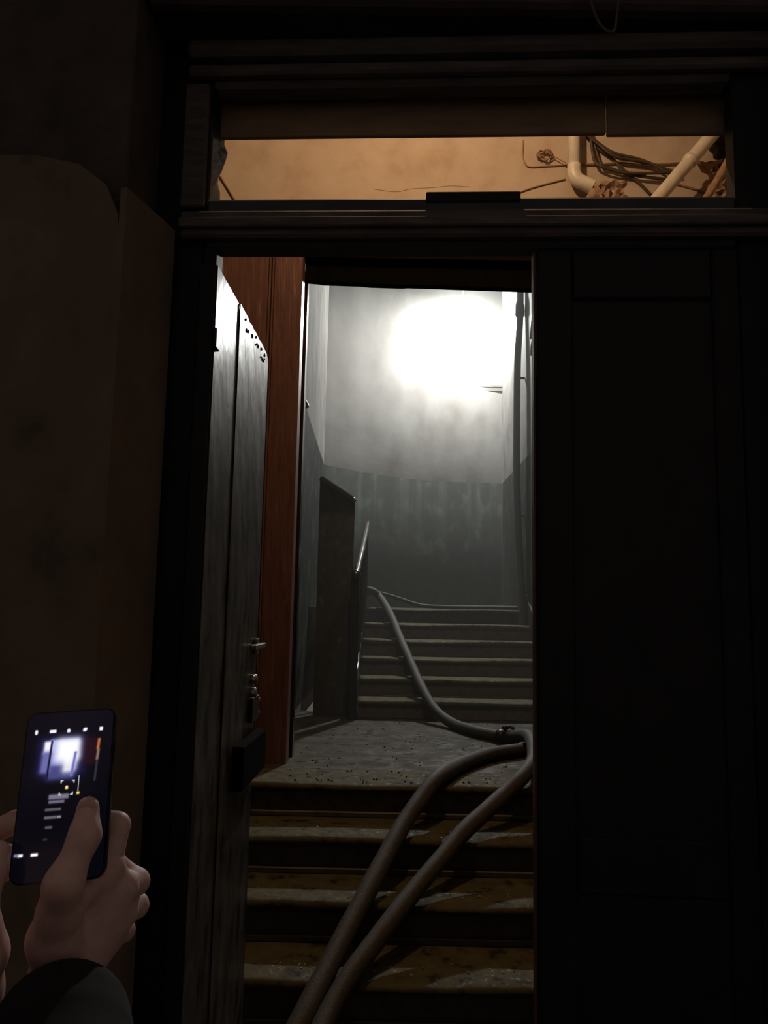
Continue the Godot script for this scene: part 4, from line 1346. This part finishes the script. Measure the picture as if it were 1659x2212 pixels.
	blob([[V(-0.42, -0.26, 0.21), V(-0.42, -0.62, 0.22), 0.15, 0.145], [sr, sl, 0.075, 0.075], [V(-0.36, -0.30, 0.2), V(-0.37, -0.78, 0.21), 0.13, 0.14], [V(-0.48, -0.30, 0.2), V(-0.47, -0.78, 0.21), 0.13, 0.14],
		[sr, er, 0.072, 0.060], [sl, el, 0.072, 0.060], [V(-0.42, -0.13, 0.22), V(-0.42, -0.10, 0.22), 0.075, 0.07]], 0.05, 0.014, acc)
	blob([[er, cr, 0.062, 0.050], [cr.lerp(er, 0.06), cr, 0.052, 0.049], [cr.lerp(er, 0.3), cr.lerp(er, 0.24), 0.055, 0.053]], 0.012, 0.006, acc)
	blob([[el, cl, 0.058, 0.046], [cl.lerp(el, 0.1), cl, 0.048, 0.046]], 0.012, 0.006, acc)
	blob_part("jacket", acc, "black_cloth", t, "black jacket with loose sleeves")
	acc = empty()
	for x in [-0.10, 0.10]:
		blob([[V(-0.42 + x * 0.8, -0.76, 0.21), V(-0.42 + x, -1.16, 0.24), 0.105, 0.07], [V(-0.42 + x, -1.16, 0.24), V(-0.42 + x, -1.56, 0.2), 0.072, 0.055]], 0.03, 0.014, acc)
	blob_part("trousers", acc, "black_cloth", t)
	acc = empty()
	for x in [-0.10, 0.10]:
		blob([[V(-0.42 + x, -1.61, 0.17), V(-0.42 + x * 1.15, -1.622, 0.36), 0.042, 0.032], [V(-0.42 + x, -1.56, 0.2), V(-0.42 + x, -1.61, 0.2), 0.05, 0.044]], 0.02, 0.008, acc)
	blob_part("shoes", acc, "black_cloth", t)
	acc = empty()
	blob([[hd + Vector3(0, 0.062, 0.022), hd + Vector3(0, 0.05, 0.02), 0.094, 0.092], [hd + Vector3(0, 0.09, -0.04), hd + Vector3(0, 0.08, 0.0), 0.058, 0.07], [hd + Vector3(0, 0.0, 0.06), hd + Vector3(0, -0.03, 0.055), 0.06, 0.05]], 0.03, 0.006, acc)
	blob_part("hair", acc, "hair_brown", t, "short brown hair")

# ------------------------------------------------------------------ smoke

func smoke() -> void:
	var f := FogVolume.new()
	f.name = "smoke"
	f.shape = RenderingServer.FOG_VOLUME_SHAPE_BOX
	f.size = Vector3(2.0, 4.6, 4.5)
	f.position = V(0.32, 1.45, 6.8)
	var m := FogMaterial.new()
	m.density = 0.05
	m.albedo = Color(0.82, 0.82, 0.80)
	f.material = m
	f.set_meta("kind", "stuff")
	f.set_meta("label", "thin smoke hanging in the stairwell")
	f.set_meta("category", "smoke")
	add_child(f)
